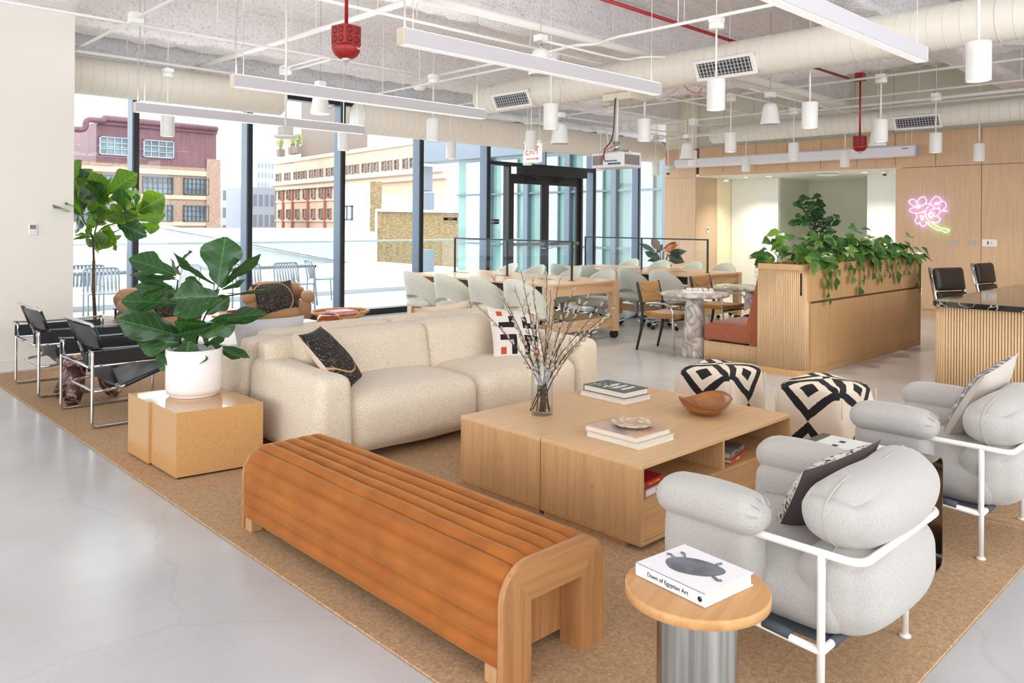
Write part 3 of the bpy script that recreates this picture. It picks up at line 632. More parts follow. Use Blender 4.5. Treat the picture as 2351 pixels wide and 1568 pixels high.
f2 = fire((9.75, 3.98, 2.40), 3.30, lab='small red fire speaker box hanging before the ash panelled wall', txt=False)
MB().box(-.05, -.05, .86, .05, .05, .96, .004).obj('junction_box', red_m, f2); MB().tube([(.0, 0, .95), (.0, 0, 1.7)], .006, 6).obj('hanger_rod', wmet, f2)

# projector on a ceiling pole
pj = thing('projector', 'white ceiling projector with vents and cables hung from the main duct', 'projector', (7.12, 5.66, 2.13))
proj_w = mat('projector_white', S(226, 226, 226), .4)
MB().box(-.17, -.23, 0, .17, .23, .17, .012).obj('case', proj_w, pj)
k = MB()
for i in range(9): k.box(.17 * (-.8 + 1.6 * i / 9) - .004, -.236, .03, .17 * (-.8 + 1.6 * i / 9) + .012, -.229, .14)
k.obj('side_vent', mat('vent_brown', S(120, 112, 106), .5), pj)
k = MB()
for i in range(7): k.box(-.176, .06 + .022 * i, .03, -.169, .072 + .022 * i, .14)
k.obj('rear_vent', MT['vent_brown'], pj)
k = MB()
for i in range(6): k.box(-.178, -.19 + .03 * i, .03, -.169, -.17 + .03 * i, .05); k.box(-.178, -.14 + .03 * i, .065, -.169, -.125 + .03 * i, .08)
k.obj('port', mat('port_blue', S(40, 60, 110), .5), pj)
MB().box(-.1, -.14, .17, .1, .14, .19, .004).box(-.03, -.16, .19, .03, .16, .205, .004).tube([(0, 0, .19), (0, 0, .30)], .04, 12).obj('mount', steel, pj)
MB().tube([(0, 0, .28), (0, 0, .84)], .022, 12).obj('pole', wmet, pj)
MB().box(-.02, -.2, .78, .3, .2, .86, .006).obj('ceiling_plate', mat('plate_cream', S(222, 214, 190), .5), pj)
for (pts, m_) in (([(-.03, 0, .8), (-.035, .01, .5), (-.05, .02, .32), (-.17, .05, .2), (-.185, .03, .08)], rubber), ([(-.03, -.02, .8), (-.04, -.01, .4), (-.06, .04, .27), (-.16, .12, .19), (-.185, .08, .06)], mat('pink_cable', S(190, 160, 160), .5)), ([(-.06, -.05, .25), (-.16, .0, .22), (-.19, .06, .12), (-.18, .09, .05)], mat('red_cable', S(200, 50, 40), .5)), ([(0, -.05, .84), (.08, -.22, .74), (.2, -.5, .76), (.2, -.7, .86)], MT['pink_cable']), ([(0, -.9, .84), (.02, -.98, .76), (.05, -1.06, .74), (.06, -1.08, .80)], MT['red_cable'])):
    MB().tube(fillet(pts, .1, 4), .006 if m_ != MT['red_cable'] else .005, 6).obj('cable', m_, pj)
# exit sign
ex = thing('exit_sign', 'white exit sign with red letters and arrow hanging behind pendants', 'exit sign', (7.86, 7.72, 2.34))
MB().box(-.02, -.16, 0, .02, .16, .27, .008).obj('panel', mat('sign_white', S(244, 240, 236), .4, emit=(1, .97, .95, 1), es=.35), ex)
sr = mat('sign_red', S(214, 40, 34), .4, emit=(.8, .03, .02, 1), es=.5)
text('EXIT', .165, sr, ex, TR(-.021, 0, .16, R(90), 0, R(-90)), sx=.8)
MB().box(-.023, -.10, .045, -.02, .12, .058).prism([(-.13, .0515), (-.09, .072), (-.09, .031)], -.023, -.02, 'x').obj('arrow', sr, ex)
MB().box(-.03, -.17, .26, .03, .17, .31, .005).tube([(0, .12, .3), (0, .12, 1.8)], .005, 6).tube([(0, -.12, .3), (0, -.12, 1.8)], .005, 6).obj('hanging_bracket', wmet, ex)
# roll-down screen case
sc_ = thing('projection_screen_case', 'long white roll-down screen case across the ash panelled wall', 'screen case', (13.5, 6.9, 2.62))
MB().prism([(.07, .02), (.07, .17), (-.05, .18), (-.07, .16), (-.07, .06), (-.055, .02), (.0, .0)], -2.3, 2.3, 'y').obj('case', mat('screen_white', S(232, 230, 236), .35), sc_)
for s in (-1, 1): MB().box(-.075, s * 2.3 - .012, -.003, .075, s * 2.3 + .012, .185, .006).obj('end_cap', mat('screen_cap', S(190, 186, 200), .4), sc_)
for s in (-1, 1):
    for q in (0, .09): MB().tube([(0, s * (2.22 - q), .17), (0, s * (2.22 - q), .9)], .006, 6).obj('hanger_rod', wmet, sc_)
MB().box(-.0725, -2.19, .12, -.0695, -2.09, .135).obj('badge', mat('badge_blue', S(80, 90, 150), .4), sc_)
# small ceiling devices
ap = thing('wireless_access_point', 'round white wireless access point on a rod before the window', 'access point', (3.92, 7.40, 2.34))
MB().lathe([(.04, .0), (.10, .006), (.125, .02), (.125, .03), (.05, .04)], 28).obj('disc', wmet, ap); MB().box(-.06, -.06, .04, .06, .06, .12, .006).obj('bracket_box', mat('box_grey', S(200, 198, 194), .5), ap); MB().tube([(0, 0, .11), (.0, 0, 1.8)], .012, 8).obj('stem', wmet, ap)
sd = thing('smoke_detector', 'small round white detector hanging near the main duct end', 'smoke detector', (5.72, 7.53, 3.07)); MB().lathe([(.02, 0), (.05, .005), (.07, .02), (.07, .03), (.02, .04)], 20).obj('disc', wmet, sd); MB().tube([(0, 0, .03), (0, 0, 1.08)], .004, 6).obj('rod', wmet, sd)
def dome(loc, lab, rod):
    t = thing('security_camera', lab, 'security camera', loc); MB().lathe([(.03, -.0), (.055, .012), (.06, .04), (.06, .07), (.02, .075)], 20).obj('housing', wmet, t); MB().lathe([(.001, -.034), (.02, -.03), (.034, -.012), (.038, .004), (.001, .005)], 18).obj('dome_lens', mat('smoked_dome', S(60, 62, 66), .12), t)
    if rod: MB().box(-.055, -.055, .075, .055, .055, .14, .004).tube([(0, 0, .13), (0, 0, rod)], .012, 8).obj('mounting_pole', wmet, t)
    return t
dome((12.9, 8.97, 2.49), 'white dome camera on a pole before the ash pier', 1.7); dome((14.35, 5.42, 2.40), 'white dome camera under the alcove ceiling', 0)
o = MB().lathe([(.06, 0), (.18, .012), (.20, .03), (.10, .05)], 28).obj('ceiling_speaker', wmet, None, (14.6, 6.55, 2.415)); tag(o, 'round white disc device on the alcove ceiling', 'ceiling device')
for i, (x, y) in enumerate(((14.6, 7.75), (14.55, 5.85), (14.6, 8.25))):
    t = thing('recessed_downlight', 'recessed ceiling downlight of the alcove, %s' % ('left of the round disc', 'right of the round disc', 'farthest left, smallest')[i], 'downlight', (x, y, 2.46)); MB().lathe([(.055, .0), (.075, -.004), (.078, .0), (.06, .005)], 20, cap0=False).obj('trim_ring', wmet, t); MB().lathe([(.001, .0), (.056, .0), (.056, .002), (.001, .002)], 20).obj('lens', lamp_m, t)
    l = bpy.data.lights.new('alcove_light', 'SPOT'); l.energy = 90; l.spot_size = R(120); l.spot_blend = .8; l.color = (1, .93, .82); q = bpy.data.objects.new('alcove_light', l); COL.objects.link(q); q.location = (x, y, 2.44)
t = thing('surface_downlight', 'small white surface downlight in the passage by the pier', 'downlight', (14.62, 8.72, 2.40)); MB().lathe([(.05, .0), (.055, .003), (.055, .063), (.05, .065)], 20).obj('housing', wmet, t); MB().lathe([(.001, -.002), (.045, -.002), (.045, .001), (.001, .001)], 20).obj('lens', lamp_m, t)
# ================================================================== LOUNGE, FRONT
rug_m = mat('sisal_rug', S(176, 136, 98), .95)
def weave(m, c1, c2, s=95):
    t = m.node_tree; p = t.nodes['Principled BSDF']; N = t.nodes.new; L = t.links.new; co = _coords(t)
    b = N('ShaderNodeTexBrick'); b.inputs['Scale'].default_value = s; b.inputs['Mortar Size'].default_value = .04; b.inputs['Brick Width'].default_value = .9; b.inputs['Row Height'].default_value = .42; b.inputs['Mortar Smooth'].default_value = .6
    b.inputs['Color1'].default_value = c1; b.inputs['Color2'].default_value = c2; b.inputs['Mortar'].default_value = tuple(q * .55 for q in c2[:3]) + (1,); L(co, b.inputs['Vector'])
    n = N('ShaderNodeTexNoise'); n.inputs['Scale'].default_value = 60; n.inputs['Detail'].default_value = 4; L(co, n.inputs['Vector'])
    r = N('ShaderNodeValToRGB'); r.color_ramp.elements[0].position = .3; r.color_ramp.elements[0].color = (.80, .77, .74, 1); r.color_ramp.elements[1].position = .7; r.color_ramp.elements[1].color = (1.12, 1.12, 1.1, 1); L(n.outputs['Fac'], r.inputs[0])
    mx = N('ShaderNodeMix'); mx.data_type = 'RGBA'; mx.blend_type = 'MULTIPLY'; mx.inputs[0].default_value = 1; L(b.outputs['Color'], mx.inputs[6]); L(r.outputs[0], mx.inputs[7]); L(mx.outputs[2], p.inputs['Base Color'])
    bp = N('ShaderNodeBump'); bp.inputs['Strength'].default_value = .5; bp.inputs['Distance'].default_value = .004; L(b.outputs['Fac'], bp.inputs['Height']); bp.invert = True; L(bp.outputs[0], p.inputs['Normal'])
weave(rug_m, S(210, 176, 138), S(184, 148, 110), 120)
rg = MB().box(1.605, .917, .0005, 5.55, 8.86, .011, .004).obj('sisal_rug', rug_m); tag(rg, 'large tan woven sisal rug under the lounge furniture', 'rug')

oak = wood('bench_oak', S(184, 134, 86), S(156, 106, 62), 'z', .4)
oak_h = wood('bench_oak_rail', S(186, 136, 88), S(158, 108, 64), 'x', .4)
# --- channelled velvet bench
velvet = mat('rust_velvet', S(166, 94, 24), .8, col2=S(146, 78, 16), nsc=7, detail=3, lo=.3, hi=.7, sheen=.35)
velvet.node_tree.nodes['Principled BSDF'].inputs['Sheen Tint'].default_value = (1, .66, .25, 1)
bx0, bx1, by0, by1, bzt = 1.705, 2.215, 1.797, 3.655, .402
bn = thing('velvet_bench', 'long rust orange velvet bench with channel stitching and oak arched ends', 'bench', ((bx0 + bx1) / 2, (by0 + by1) / 2, .011))
hw, hl, ra = .246, .93, .125
def u_path(w, zt, zb, r, n=9):
    """inverted U outline from the left foot over the top to the right foot: points and outward normals"""
    pts = []
    def seg(a, b, nn, k):
        for i in range(k): t = i / k; pts.append((a[0] + (b[0] - a[0]) * t, a[1] + (b[1] - a[1]) * t, nn[0], nn[1]))
    seg((-w, zb), (-w, zt - r), (-1, 0), 48)
    for i in range(36): a = pi - pi / 2 * i / 36; pts.append((-w + r + r * cos(a), zt - r + r * sin(a), cos(a), sin(a)))
    seg((-w + r, zt), (w - r, zt), (0, 1), 48)
    for i in range(36): a = pi / 2 - pi / 2 * i / 36; pts.append((w - r + r * cos(a), zt - r + r * sin(a), cos(a), sin(a)))
    seg((w, zt - r), (w, zb), (1, 0), 48); pts.append((w, zb, 1, 0)); return pts
UP = u_path(hw, bzt - .011, .058, ra)
acc = [0]
for i in range(1, len(UP)): acc.append(acc[-1] + math.hypot(UP[i][0] - UP[i - 1][0], UP[i][1] - UP[i - 1][1]))
NCH = 15; cw = acc[-1] / NCH
def chan(u, v):
    i = min(int(round(v * (len(UP) - 1))), len(UP) - 1); x, z, nx, nz = UP[i]; y = -hl + .022 + (2 * hl - .044) * u
    s_ = acc[i] / cw + .10 * NZ.noise(V((y * 2.2, int(acc[i] / cw + .5) * 3.1, 0))) * (1 if nz > .6 else .4)
    f = abs(sin(pi * s_)); e = max(0, min(1, (hl - .03 - abs(y)) / .05)); h = .026 * f ** .5 * (.5 + .5 * e ** .5) - .015 + .0025 * NZ.noise(V((y * 9, s_ * 2, 1)))
    return (x + nx * h, y, z + nz * h)
MB().grid(chan, 90, len(UP)).box(-hw + .02, -hl + .14, .055, hw - .02, hl - .14, .30).obj('upholstery', velvet, bn)
for sgn in (-1, 1):
    ya, yb = (-hl, -hl + .024) if sgn < 0 else (hl - .024, hl)
    zt = bzt - .011 + (.004 if sgn < 0 else -.010); w = hw + (.006 if sgn < 0 else -.006); pw = .128
    def out(a0, a1, cx_, r=ra): return [(cx_ + r * cos(a0 + (a1 - a0) * i / 8), zt - r + r * sin(a0 + (a1 - a0) * i / 8)) for i in range(9)]
    yj = (yb, -hl + .10) if sgn < 0 else (hl - .10, ya)
    for sx in (-1, 1):
        poly = [(-w, 0)] + out(pi, 3 * pi / 4, -w + ra) + [(-w + pw, zt - .135), (-w + pw, 0)]
        if sx > 0: poly = [(-a, b) for a, b in reversed(poly)]
        x0, x1 = sorted((sx * (w - pw), sx * (w - pw + .07)))
        MB().prism(list(reversed(poly)), ya, yb, 'y').box(x0, yj[0], 0, x1, yj[1], zt - .06).obj('end_post', oak, bn)
    poly = out(3 * pi / 4, pi / 2, -w + ra) + out(pi / 2, pi / 4, w - ra) + [(w - pw, zt - .135), (-w + pw, zt - .135)]
    MB().prism(list(reversed(poly)), ya, yb, 'y').box(-w + pw, yj[0], zt - .135, w - pw, yj[1], zt - .06).obj('end_rail', oak_h, bn)
    yy = -hl + .13 if sgn < 0 else hl - .10
    MB().box(-w + pw - .01, yy - .03, .04, w - pw + .01, yy, zt - .12).obj('end_panel', oak, bn)
    for sx in (-1, 1): MB().box(sx * (hw - .055) - .05, (yj[1] - .06 if sgn < 0 else yj[0]), 0, sx * (hw - .055) + .05, (yj[1] if sgn < 0 else yj[0] + .06), .06, .003).obj('foot', wood('bench_foot', S(196, 156, 112), S(176, 132, 90), 'z', .5), bn)

# --- oak coffee table in two units
ct_top = wood('table_oak_top', S(220, 182, 136), S(204, 164, 118), 'x', .42)
ct_side = wood('table_oak_side', S(206, 164, 116), S(186, 142, 96), 'z', .45, knots=True)
ct_front = wood('table_oak_front', S(200, 156, 108), S(180, 134, 90), 'x', .45)
def unit(lab, y0, y1, openf):
    t = thing('coffee_table', lab, 'coffee table', (3.615, (y0 + y1) / 2, .011)); d = (y1 - y0) / 2; w = .715; zt = .393
    MB().box(-w + .012, -d + .015 if not openf else -d + .10, 0, w - .012, d - .015, .03).obj('plinth', ct_front, t)
    MB().box(-w, -d, .03 - .006, w, d, .042, .001).obj('base_board', ct_front, t)
    MB().box(-w, -d, zt - .020, w, d, zt, .0015).obj('top', ct_top, t)
    for s in (-1, 1): MB().box(s * w - .02 * (s > 0), -d, .042, s * w + .02 * (s < 0), d, zt - .020, .001).obj('side_panel', ct_side, t)
    MB().box(-w + .02, d - .02, .042, w - .02, d, zt - .02).obj('back_panel', ct_side, t)
    if openf:
        MB().box(-w + .02, -d + .002, .206, w - .02, d - .02, .226, .001).obj('shelf', ct_front, t)
        MB().box(-.02, -d + .004, .226, 0, d - .02, zt - .02, .001).obj('divider', ct_side, t)
        MB().box(-w + .022, -d + .004, .044, w - .022, -d + .022, .204, .001).obj('drawer_front', ct_front, t)
    else: MB().box(-w + .02, -d, .042, w - .02, -d + .02, zt - .02).obj('front_panel', ct_side, t)
    return t
unit('rear unit of the low oak coffee table, under the vase of willow', 2.786, 3.408, False)
unit('front unit of the low oak coffee table with open book shelf', 2.148, 2.780, True)

# --- books
page = mat('book_pages', S(232, 226, 214), .8, col2=S(210, 202, 188), nsc=6, stretch=(2, 2, 160), lo=.4, hi=.6)
def book(lab, c0, c1, c2, z, h, cover, spine=None, group=None, open_side=2, name='book', spine_edge=0):
    """book from three corners (left, front, right) in plan; spine_edge 0 = the left-front edge, 1 = the front-right edge, 2 = hidden"""
    a, b, c = V((*c0, 0)), V((*c1, 0)), V((*c2, 0)); ux = (c - b); uy = (a - b); W_, D_ = ux.length, uy.length; ang_ = math.atan2(ux.y, ux.x)
    cen = b + ux / 2 + uy / 2; t = thing(name, lab, 'book', (cen.x, cen.y, z), ang_, group); w, d = W_ / 2, D_ / 2; k = .0035
    m = MB().box(-w, -d, 0, w, d, k, .0008).box(-w, -d, h - k, w, d, h, .0008)
    if spine_edge == 0: m.box(-w, -d, 0, -w + k, d, h, .0008); pb = (-w + k, -d + .005, w - .005, d - .005)
    elif spine_edge == 1: m.box(-w, -d, 0, w, -d + k, h, .0008); pb = (-w + .005, -d + k, w - .005, d - .005)
    else: m.box(-w, d - k, 0, w, d, h, .0008); pb = (-w + .005, -d + .005, w - .005, d - k)
    m.obj('cover', cover, t); MB().box(pb[0], pb[1], k, pb[2], pb[3], h - k).obj('pages', page, t); t['wd'] = (w, d, h); return t
zt = .4045
dark_slate = mat('cover_slate', S(72, 86, 86), .35); pinkc = mat('cover_peach', S(222, 186, 162), .3, col2=S(196, 160, 132), nsc=4, detail=5); blackc = mat('cover_black', S(30, 30, 32), .4)
pale_pink = mat('cover_pale_pink', S(224, 206, 200), .35)
bk = book('pale pink book with dark spine under the slate cookbook', (3.80, 3.30), (3.795, 2.935), (4.045, 2.925), zt, .028, pale_pink, spine_edge=2)
b2 = book('slate covered book with white lettering, top of the rear stack', (3.83, 3.30), (3.82, 2.96), (4.05, 2.95), zt + .0285, .038, dark_slate, spine_edge=2)
wp = mat('print_white', S(236, 234, 226), .5); gp = mat('print_grey', S(120, 122, 120), .5)
pic = MB()
random.seed(3)
for k in range(26): a, b = random.uniform(-.1, .02), random.uniform(-.02, .15); pic.box(a - .012, b - .006, .0381, a + .012, b + .006, .0386)
pic.obj('cover_picture', mat('cover_food', S(214, 190, 140), .5), b2)
for k, (s_, y) in enumerate((('SIMPLE', .03), ('SEASONAL', -.03), ('KITCHEN', -.09))): MB().box(-.075 + .012 * k, y - .012, .0381, .075, y + .010, .0386).box(-.06, y - .02, .0381, .04, y - .016, .0386).obj('cover_lettering', wp, b2)
book('white book with yellow and black edging, bottom of the front stack', (3.085, 2.64), (3.10, 2.30), (3.385, 2.295), zt, .030, mat('cover_white_yellow', S(226, 222, 212), .4), spine_edge=2)
m = MB()
b4 = book('peach covered art book under the stone plate', (3.075, 2.645), (3.092, 2.312), (3.367, 2.305), zt + .0305, .030, pinkc, spine_edge=2)
for k in range(2):
    yq = MB().box(3.09, 2.36 + .14 * k, zt + .0275, 3.092, 2.45 + .14 * k, zt + .0305)
MB().box(-.14, -.1, .0301, -.02, .06, .0306).obj('cover_picture', mat('cover_marble', S(150, 140, 138), .4, col2=S(216, 190, 170), nsc=9), b4)
# stone plate
pl = thing('stone_plate', 'round veined stone plate resting on the front stack of books', 'plate', (3.245, 2.46, zt + .0612))
MB().lathe([(.03, 0), (.085, .006), (.108, .019), (.110, .023), (.104, .024), (.085, .0135), (.03, .009), (.001, .009)], 40, cap0=True).obj('dish', marble('plate_stone', S(218, 202, 178), S(176, 140, 104), 9, .35, .08), pl)
# wooden bowl: irregular teak root bowl
bw = thing('wooden_bowl', 'irregular carved teak root bowl on the front table unit', 'bowl', (3.99, 2.50, zt))
def bowl(u, v, off=0.0):
    a = 2 * pi * u; R_ = .185 * (1 + .10 * sin(2 * a + .6) + .05 * sin(3 * a + 1) + .035 * sin(5 * a)); rim = .082 * (1 + .16 * sin(a * 2 + 2.4) + .10 * sin(3 * a))
    k = v; rr = (.045 + (R_ - .045) * k ** .75); z = rim * k ** 1.9
    return (rr * cos(a) * 1.03 - off * .0 * cos(a), rr * sin(a) * .86, z)
mm = MB(); mm.grid(lambda u, v: bowl(u, v), 64, 12, True, wrapu=True)
def bin_(u, v): p = V(bowl(u, v)); k = (1 - v); q = p * 1.0; q.z = p.z + .012 * k + .002; return tuple(V((q.x * (1 - .045 * v - .02), q.y * (1 - .045 * v - .02), q.z)))
b0_ = len(mm.v); mm.grid(lambda u, v: bin_(u, v), 64, 12, True, wrapu=True)
n_ = 12
for i in range(64): j = (i + 1) % 64; mm.f.append((i * n_ + 11, b0_ + i * n_ + 11, b0_ + j * n_ + 11, j * n_ + 11)); mm.sm.append(True); mm.mi.append(0)
mm.f.append(tuple(reversed([i * n_ for i in range(64)]))); mm.sm.append(False); mm.mi.append(0); mm.f.append(tuple(b0_ + i * n_ for i in range(64))); mm.sm.append(False); mm.mi.append(0)
mm.obj('shell', wood('teak_root', S(172, 112, 60), S(112, 64, 28), 'y', .3, .35), bw)
# books on the shelves
red_c = mat('cover_red', S(170, 26, 34), .35); grey_c = mat('cover_greyphoto', S(168, 158, 148), .4, col2=S(90, 84, 80), nsc=5, detail=4); org = mat('cover_orange', S(196, 84, 44), .4); flor = mat('cover_floral', S(226, 216, 208), .4, col2=S(200, 150, 140), nsc=14, lo=.5, hi=.7)
sz = .2375
q = book('white book with floral cover under the red book on the left shelf', (2.95, 2.42), (2.965, 2.172), (3.175, 2.19), sz, .034, flor, spine_edge=1)
text('FIGURE WORK', .012, red_c, q, TR(.02, -.1245, .017, R(90)), 'spine_lettering')
q = book('red book titled SMALL VICTORIES on the left shelf', (2.95, 2.43), (2.972, 2.178), (3.125, 2.195), sz + .0345, .036, red_c, spine_edge=1)
text('SMALL VICTORIES', .013, mat('print_gold', S(232, 190, 60), .4), q, TR(0.0, -.1275, .018, R(90)), 'spine_lettering')
q = book('orange spined book below the grey one on the right shelf', (3.62, 2.46), (3.74, 2.175), (3.98, 2.225), sz, .024, org, spine_edge=1)
text('Neil Blaine', .014, wp, q, TR(-.03, -.1555, .012, R(90)), 'spine_lettering')
q = book('grey photograph covered book on top in the right shelf', (3.62, 2.47), (3.735, 2.182), (3.96, 2.23), sz + .0245, .032, grey_c, spine_edge=1)
text('Jane Foley', .010, blackc, q, TR(-.03, -.1565, .016, R(90)), 'spine_lettering')

# --- glass vase with willow
vx, vy = 3.262, 3.12
vs = thing('glass_vase', 'tall clear glass cylinder vase on the rear table unit', 'vase', (vx, vy, zt))
clear_g = glass('vase_glass', (.95, .965, .96, 1), .9)
MB().lathe([(.001, 0), (.060, 0), (.0635, .004), (.0635, .312), (.061, .314), (.059, .312), (.059, .024), (.05, .016), (.001, .014)], 40, cap0=False, cap1=False).obj('glass_body', clear_g, vs)
twig = mat('willow_bark', S(74, 48, 36), .7, col2=S(54, 36, 28), nsc=30); bud = mat('willow_bud', S(196, 184, 164), .95, col2=S(150, 138, 120), nsc=60); budcap = twig
pw_ = thing('willow_branches', 'bundle of pussy willow branches standing in the glass vase', 'branches', (vx, vy, zt))
random.seed(21)
bm_bud = MB(); bm_bud.rbox((0, 0, .5), (.62, .62, 1), .31, 4); bud_me = bm_bud.mesh('bud', bud)
# branch tips: lateral offset to the right of the view, offset towards the camera, height
tips = [(-.30, .05, .80), (-.38, -.05, .62), (-.13, .1, .83), (-.16, -.08, .72), (-.06, .02, .78), (.02, .06, .82), (.10, -.05, .78), (.17, .1, .73), (.28, .0, .70), (.36, .08, .66), (.42, -.04, .62), (.38, .12, .58), (.22, -.1, .62), (-.09, -.1, .66), (.05, -.12, .7), (-.22, .12, .68), (.30, .14, .52), (.13, .14, .60), (-.04, .15, .58)]
nb = 0; cap_mb = MB()
for (lx, fy, hz) in tips:
    tip = rgt * lx * 1.0 - fwd * fy + V((0, 0, hz)); a0 = random.uniform(0, 6.28); base = V((cos(a0) * .035, sin(a0) * .035, .02)) - rgt * lx * .09; nk = rgt * lx * .10 + V((0, 0, .30)) + V((random.uniform(-.02, .02), random.uniform(-.02, .02), 0))
    pts = []
    for i in range(15):
        t = i / 14; p = base * (1 - t) ** 2 + nk * 2 * t * (1 - t) * 1.0 + tip * t * t; p += V((random.uniform(-1, 1), random.uniform(-1, 1), 0)) * .0045 * (t > .25); pts.append(p)
    m = MB().tube(pts, [.0042 - .0028 * i / 14 for i in range(15)], 6); br = m.obj('branch', twig, pw_)
    s_ = .36
    while s_ < 1.0:
        i = s_ * 14; k = min(int(i), 13); p = pts[k].lerp(pts[k + 1], i - k); d = (pts[k + 1] - pts[k]).normalized(); sd = d.cross(V((random.random() - .5, random.random() - .5, random.random() - .5))).normalized(); dr = (d * 1.3 + sd * .8).normalized()
        L_ = random.uniform(.026, .036); o = bpy.data.objects.new('bud', bud_me); o.parent = br if False else br; COL.objects.link(o); o.rotation_mode = 'QUATERNION'; o.rotation_quaternion = dr.to_track_quat('Z', 'Y'); o.location = p + sd * .004; o.scale = (L_ * .62, L_ * .62, L_)
        nb += 1; s_ += random.uniform(.036, .058)

# --- poufs
kil = bpy.data.materials.new('kilim'); kil.use_nodes = True
def kilim(m, h=.235, hz=.20):
    t = m.node_tree; p = t.nodes['Principled BSDF']; N = t.nodes.new; L = t.links.new; co = N('ShaderNodeTexCoord'); nz_ = N('ShaderNodeTexNoise'); nz_.inputs['Scale'].default_value = 22; L(co.outputs['Object'], nz_.inputs[0])
    ad = N('ShaderNodeVectorMath'); ad.operation = 'MULTIPLY_ADD'; ad.inputs[1].default_value = (.012, .012, .012); L(nz_.outputs['Color'], ad.inputs[0]); L(co.outputs['Object'], ad.inputs[2])
    sp = N('ShaderNodeSeparateXYZ'); L(ad.outputs[0], sp.inputs[0])
    def M_(op, a, b=None, c=None):
        n = N('ShaderNodeMath'); n.operation = op
        for i, q in enumerate((a, b, c)):
            if q is None: continue
            if isinstance(q, (int, float)): n.inputs[i].default_value = q
            else: L(q, n.inputs[i])
        return n.outputs[0]
    ax, ay = M_('ABSOLUTE', sp.outputs[0]), M_('ABSOLUTE', sp.outputs[1]); dx, dy = M_('SUBTRACT', h + .02, ax), M_('SUBTRACT', h, ay)
    sel = M_('LESS_THAN', dx, dy); d = M_('MINIMUM', dx, dy); dep_ = M_('SUBTRACT', hz, sp.outputs[2]); v = M_('SUBTRACT', dep_, M_('MAXIMUM', d, 0))
    u = M_('ADD', M_('MULTIPLY', sel, ay), M_('MULTIPLY', M_('SUBTRACT', 1, sel), ax))
    per = .46; vv = M_('ABSOLUTE', M_('SUBTRACT', M_('MODULO', M_('ADD', v, per / 2 + per), per), per / 2))
    q = M_('ADD', M_('DIVIDE', u, .235), M_('DIVIDE', vv, .23)); ring = M_('MULTIPLY', M_('GREATER_THAN', q, .66), M_('LESS_THAN', q, 1.0)); inn = M_('LESS_THAN', q, .30); k = M_('MAXIMUM', ring, inn)
    mx = N('ShaderNodeMix'); mx.data_type = 'RGBA'; L(k, mx.inputs[0]); mx.inputs[6].default_value = S(228, 214, 196); mx.inputs[7].default_value = S(28, 27, 30); L(mx.outputs[2], p.inputs['Base Color']); p.inputs['Roughness'].default_value = .95
    b = N('ShaderNodeTexWave'); b.wave_type = 'BANDS'; b.bands_direction = 'Z'; b.inputs['Scale'].default_value = 110; b.inputs['Distortion'].default_value = 2; L(co.outputs['Object'], b.inputs[0]); bp = N('ShaderNodeBump'); bp.inputs['Strength'].default_value = .35; bp.inputs['Distance'].default_value = .003; L(b.outputs['Fac'], bp.inputs['Height']); L(bp.outputs[0], p.inputs['Normal'])
kilim(kil)
def pouf(lab, x, y, rz, seed):
    t = thing('pouf', lab, 'pouf', (x, y, .026), rz, None)
    def fn(p, u):
        n = NZ.noise_vector(p * 5 + V((seed, 0, 0))) * .019; f = 1 + .06 * (1 - abs(u.z)) - .05 * max(0, u.z); k = .022 * (1 - u.x ** 2) * (1 - u.y ** 2) * max(0, u.z) - .02 * (abs(u.x) * abs(u.y)) ** 3 * (u.z > 0)
        return V((p.x * f, p.y * f, p.z + k)) + n
    o = MB().rbox((0, 0, 0), (.51, .47, .40), .05, 18, fn).obj('cover', kil, t, (0, 0, .20))
    for sx, sy in ((-1, -1), (-1, 1), (1, -1), (1, 1)): MB().tube([(sx * .252, sy * .234, z) for z in (.03, .12, .2, .28, .35)], .004, 6).obj('seam', mat('seam_cream', S(216, 200, 172), .9), t)
pouf('black and cream kilim pouf behind the wooden bowl', 5.30, 3.20, R(1), 3)
pouf('black and cream kilim pouf nearest the grey armchairs', 5.34, 2.40, R(-2), 8)

# --- round side tables on steel drums
stl = mat('brushed_drum', S(196, 192, 186), .22, 1., col2=S(150, 146, 142), nsc=3, stretch=(14, 14, .3), bump=.05, bsc=4)
tbl_w = wood('side_table_oak', S(206, 156, 100), S(184, 132, 78), 'x', .38, .8)
def side_table(lab, x, y, rot):
    t = thing('side_table', lab, 'side table', (x, y, .011), rot)
    MB().lathe([(.19, 0), (.197, .003), (.197, .027), (.194, .03)], 56, off=(0, 0, .459)).obj('tabletop', tbl_w, t)
    def dr(u, v): a = 2 * pi * u; r_ = .108 * (1 + .035 * abs(cos(4 * a))); return (r_ * cos(a), r_ * sin(a), .459 * v)
    MB().grid(dr, 96, 2, True, wrapu=True).obj('drum', stl, t); MB().lathe([(.10, 0), (.118, 0), (.118, .012), (.10, .014)], 40).obj('base_ring', stl, t)
side_table('round oak side table on a steel drum in the foreground', 1.889, 1.208, R(15)); side_table('round side table on a steel drum behind the farther armchair', 5.02, 1.40, 0)
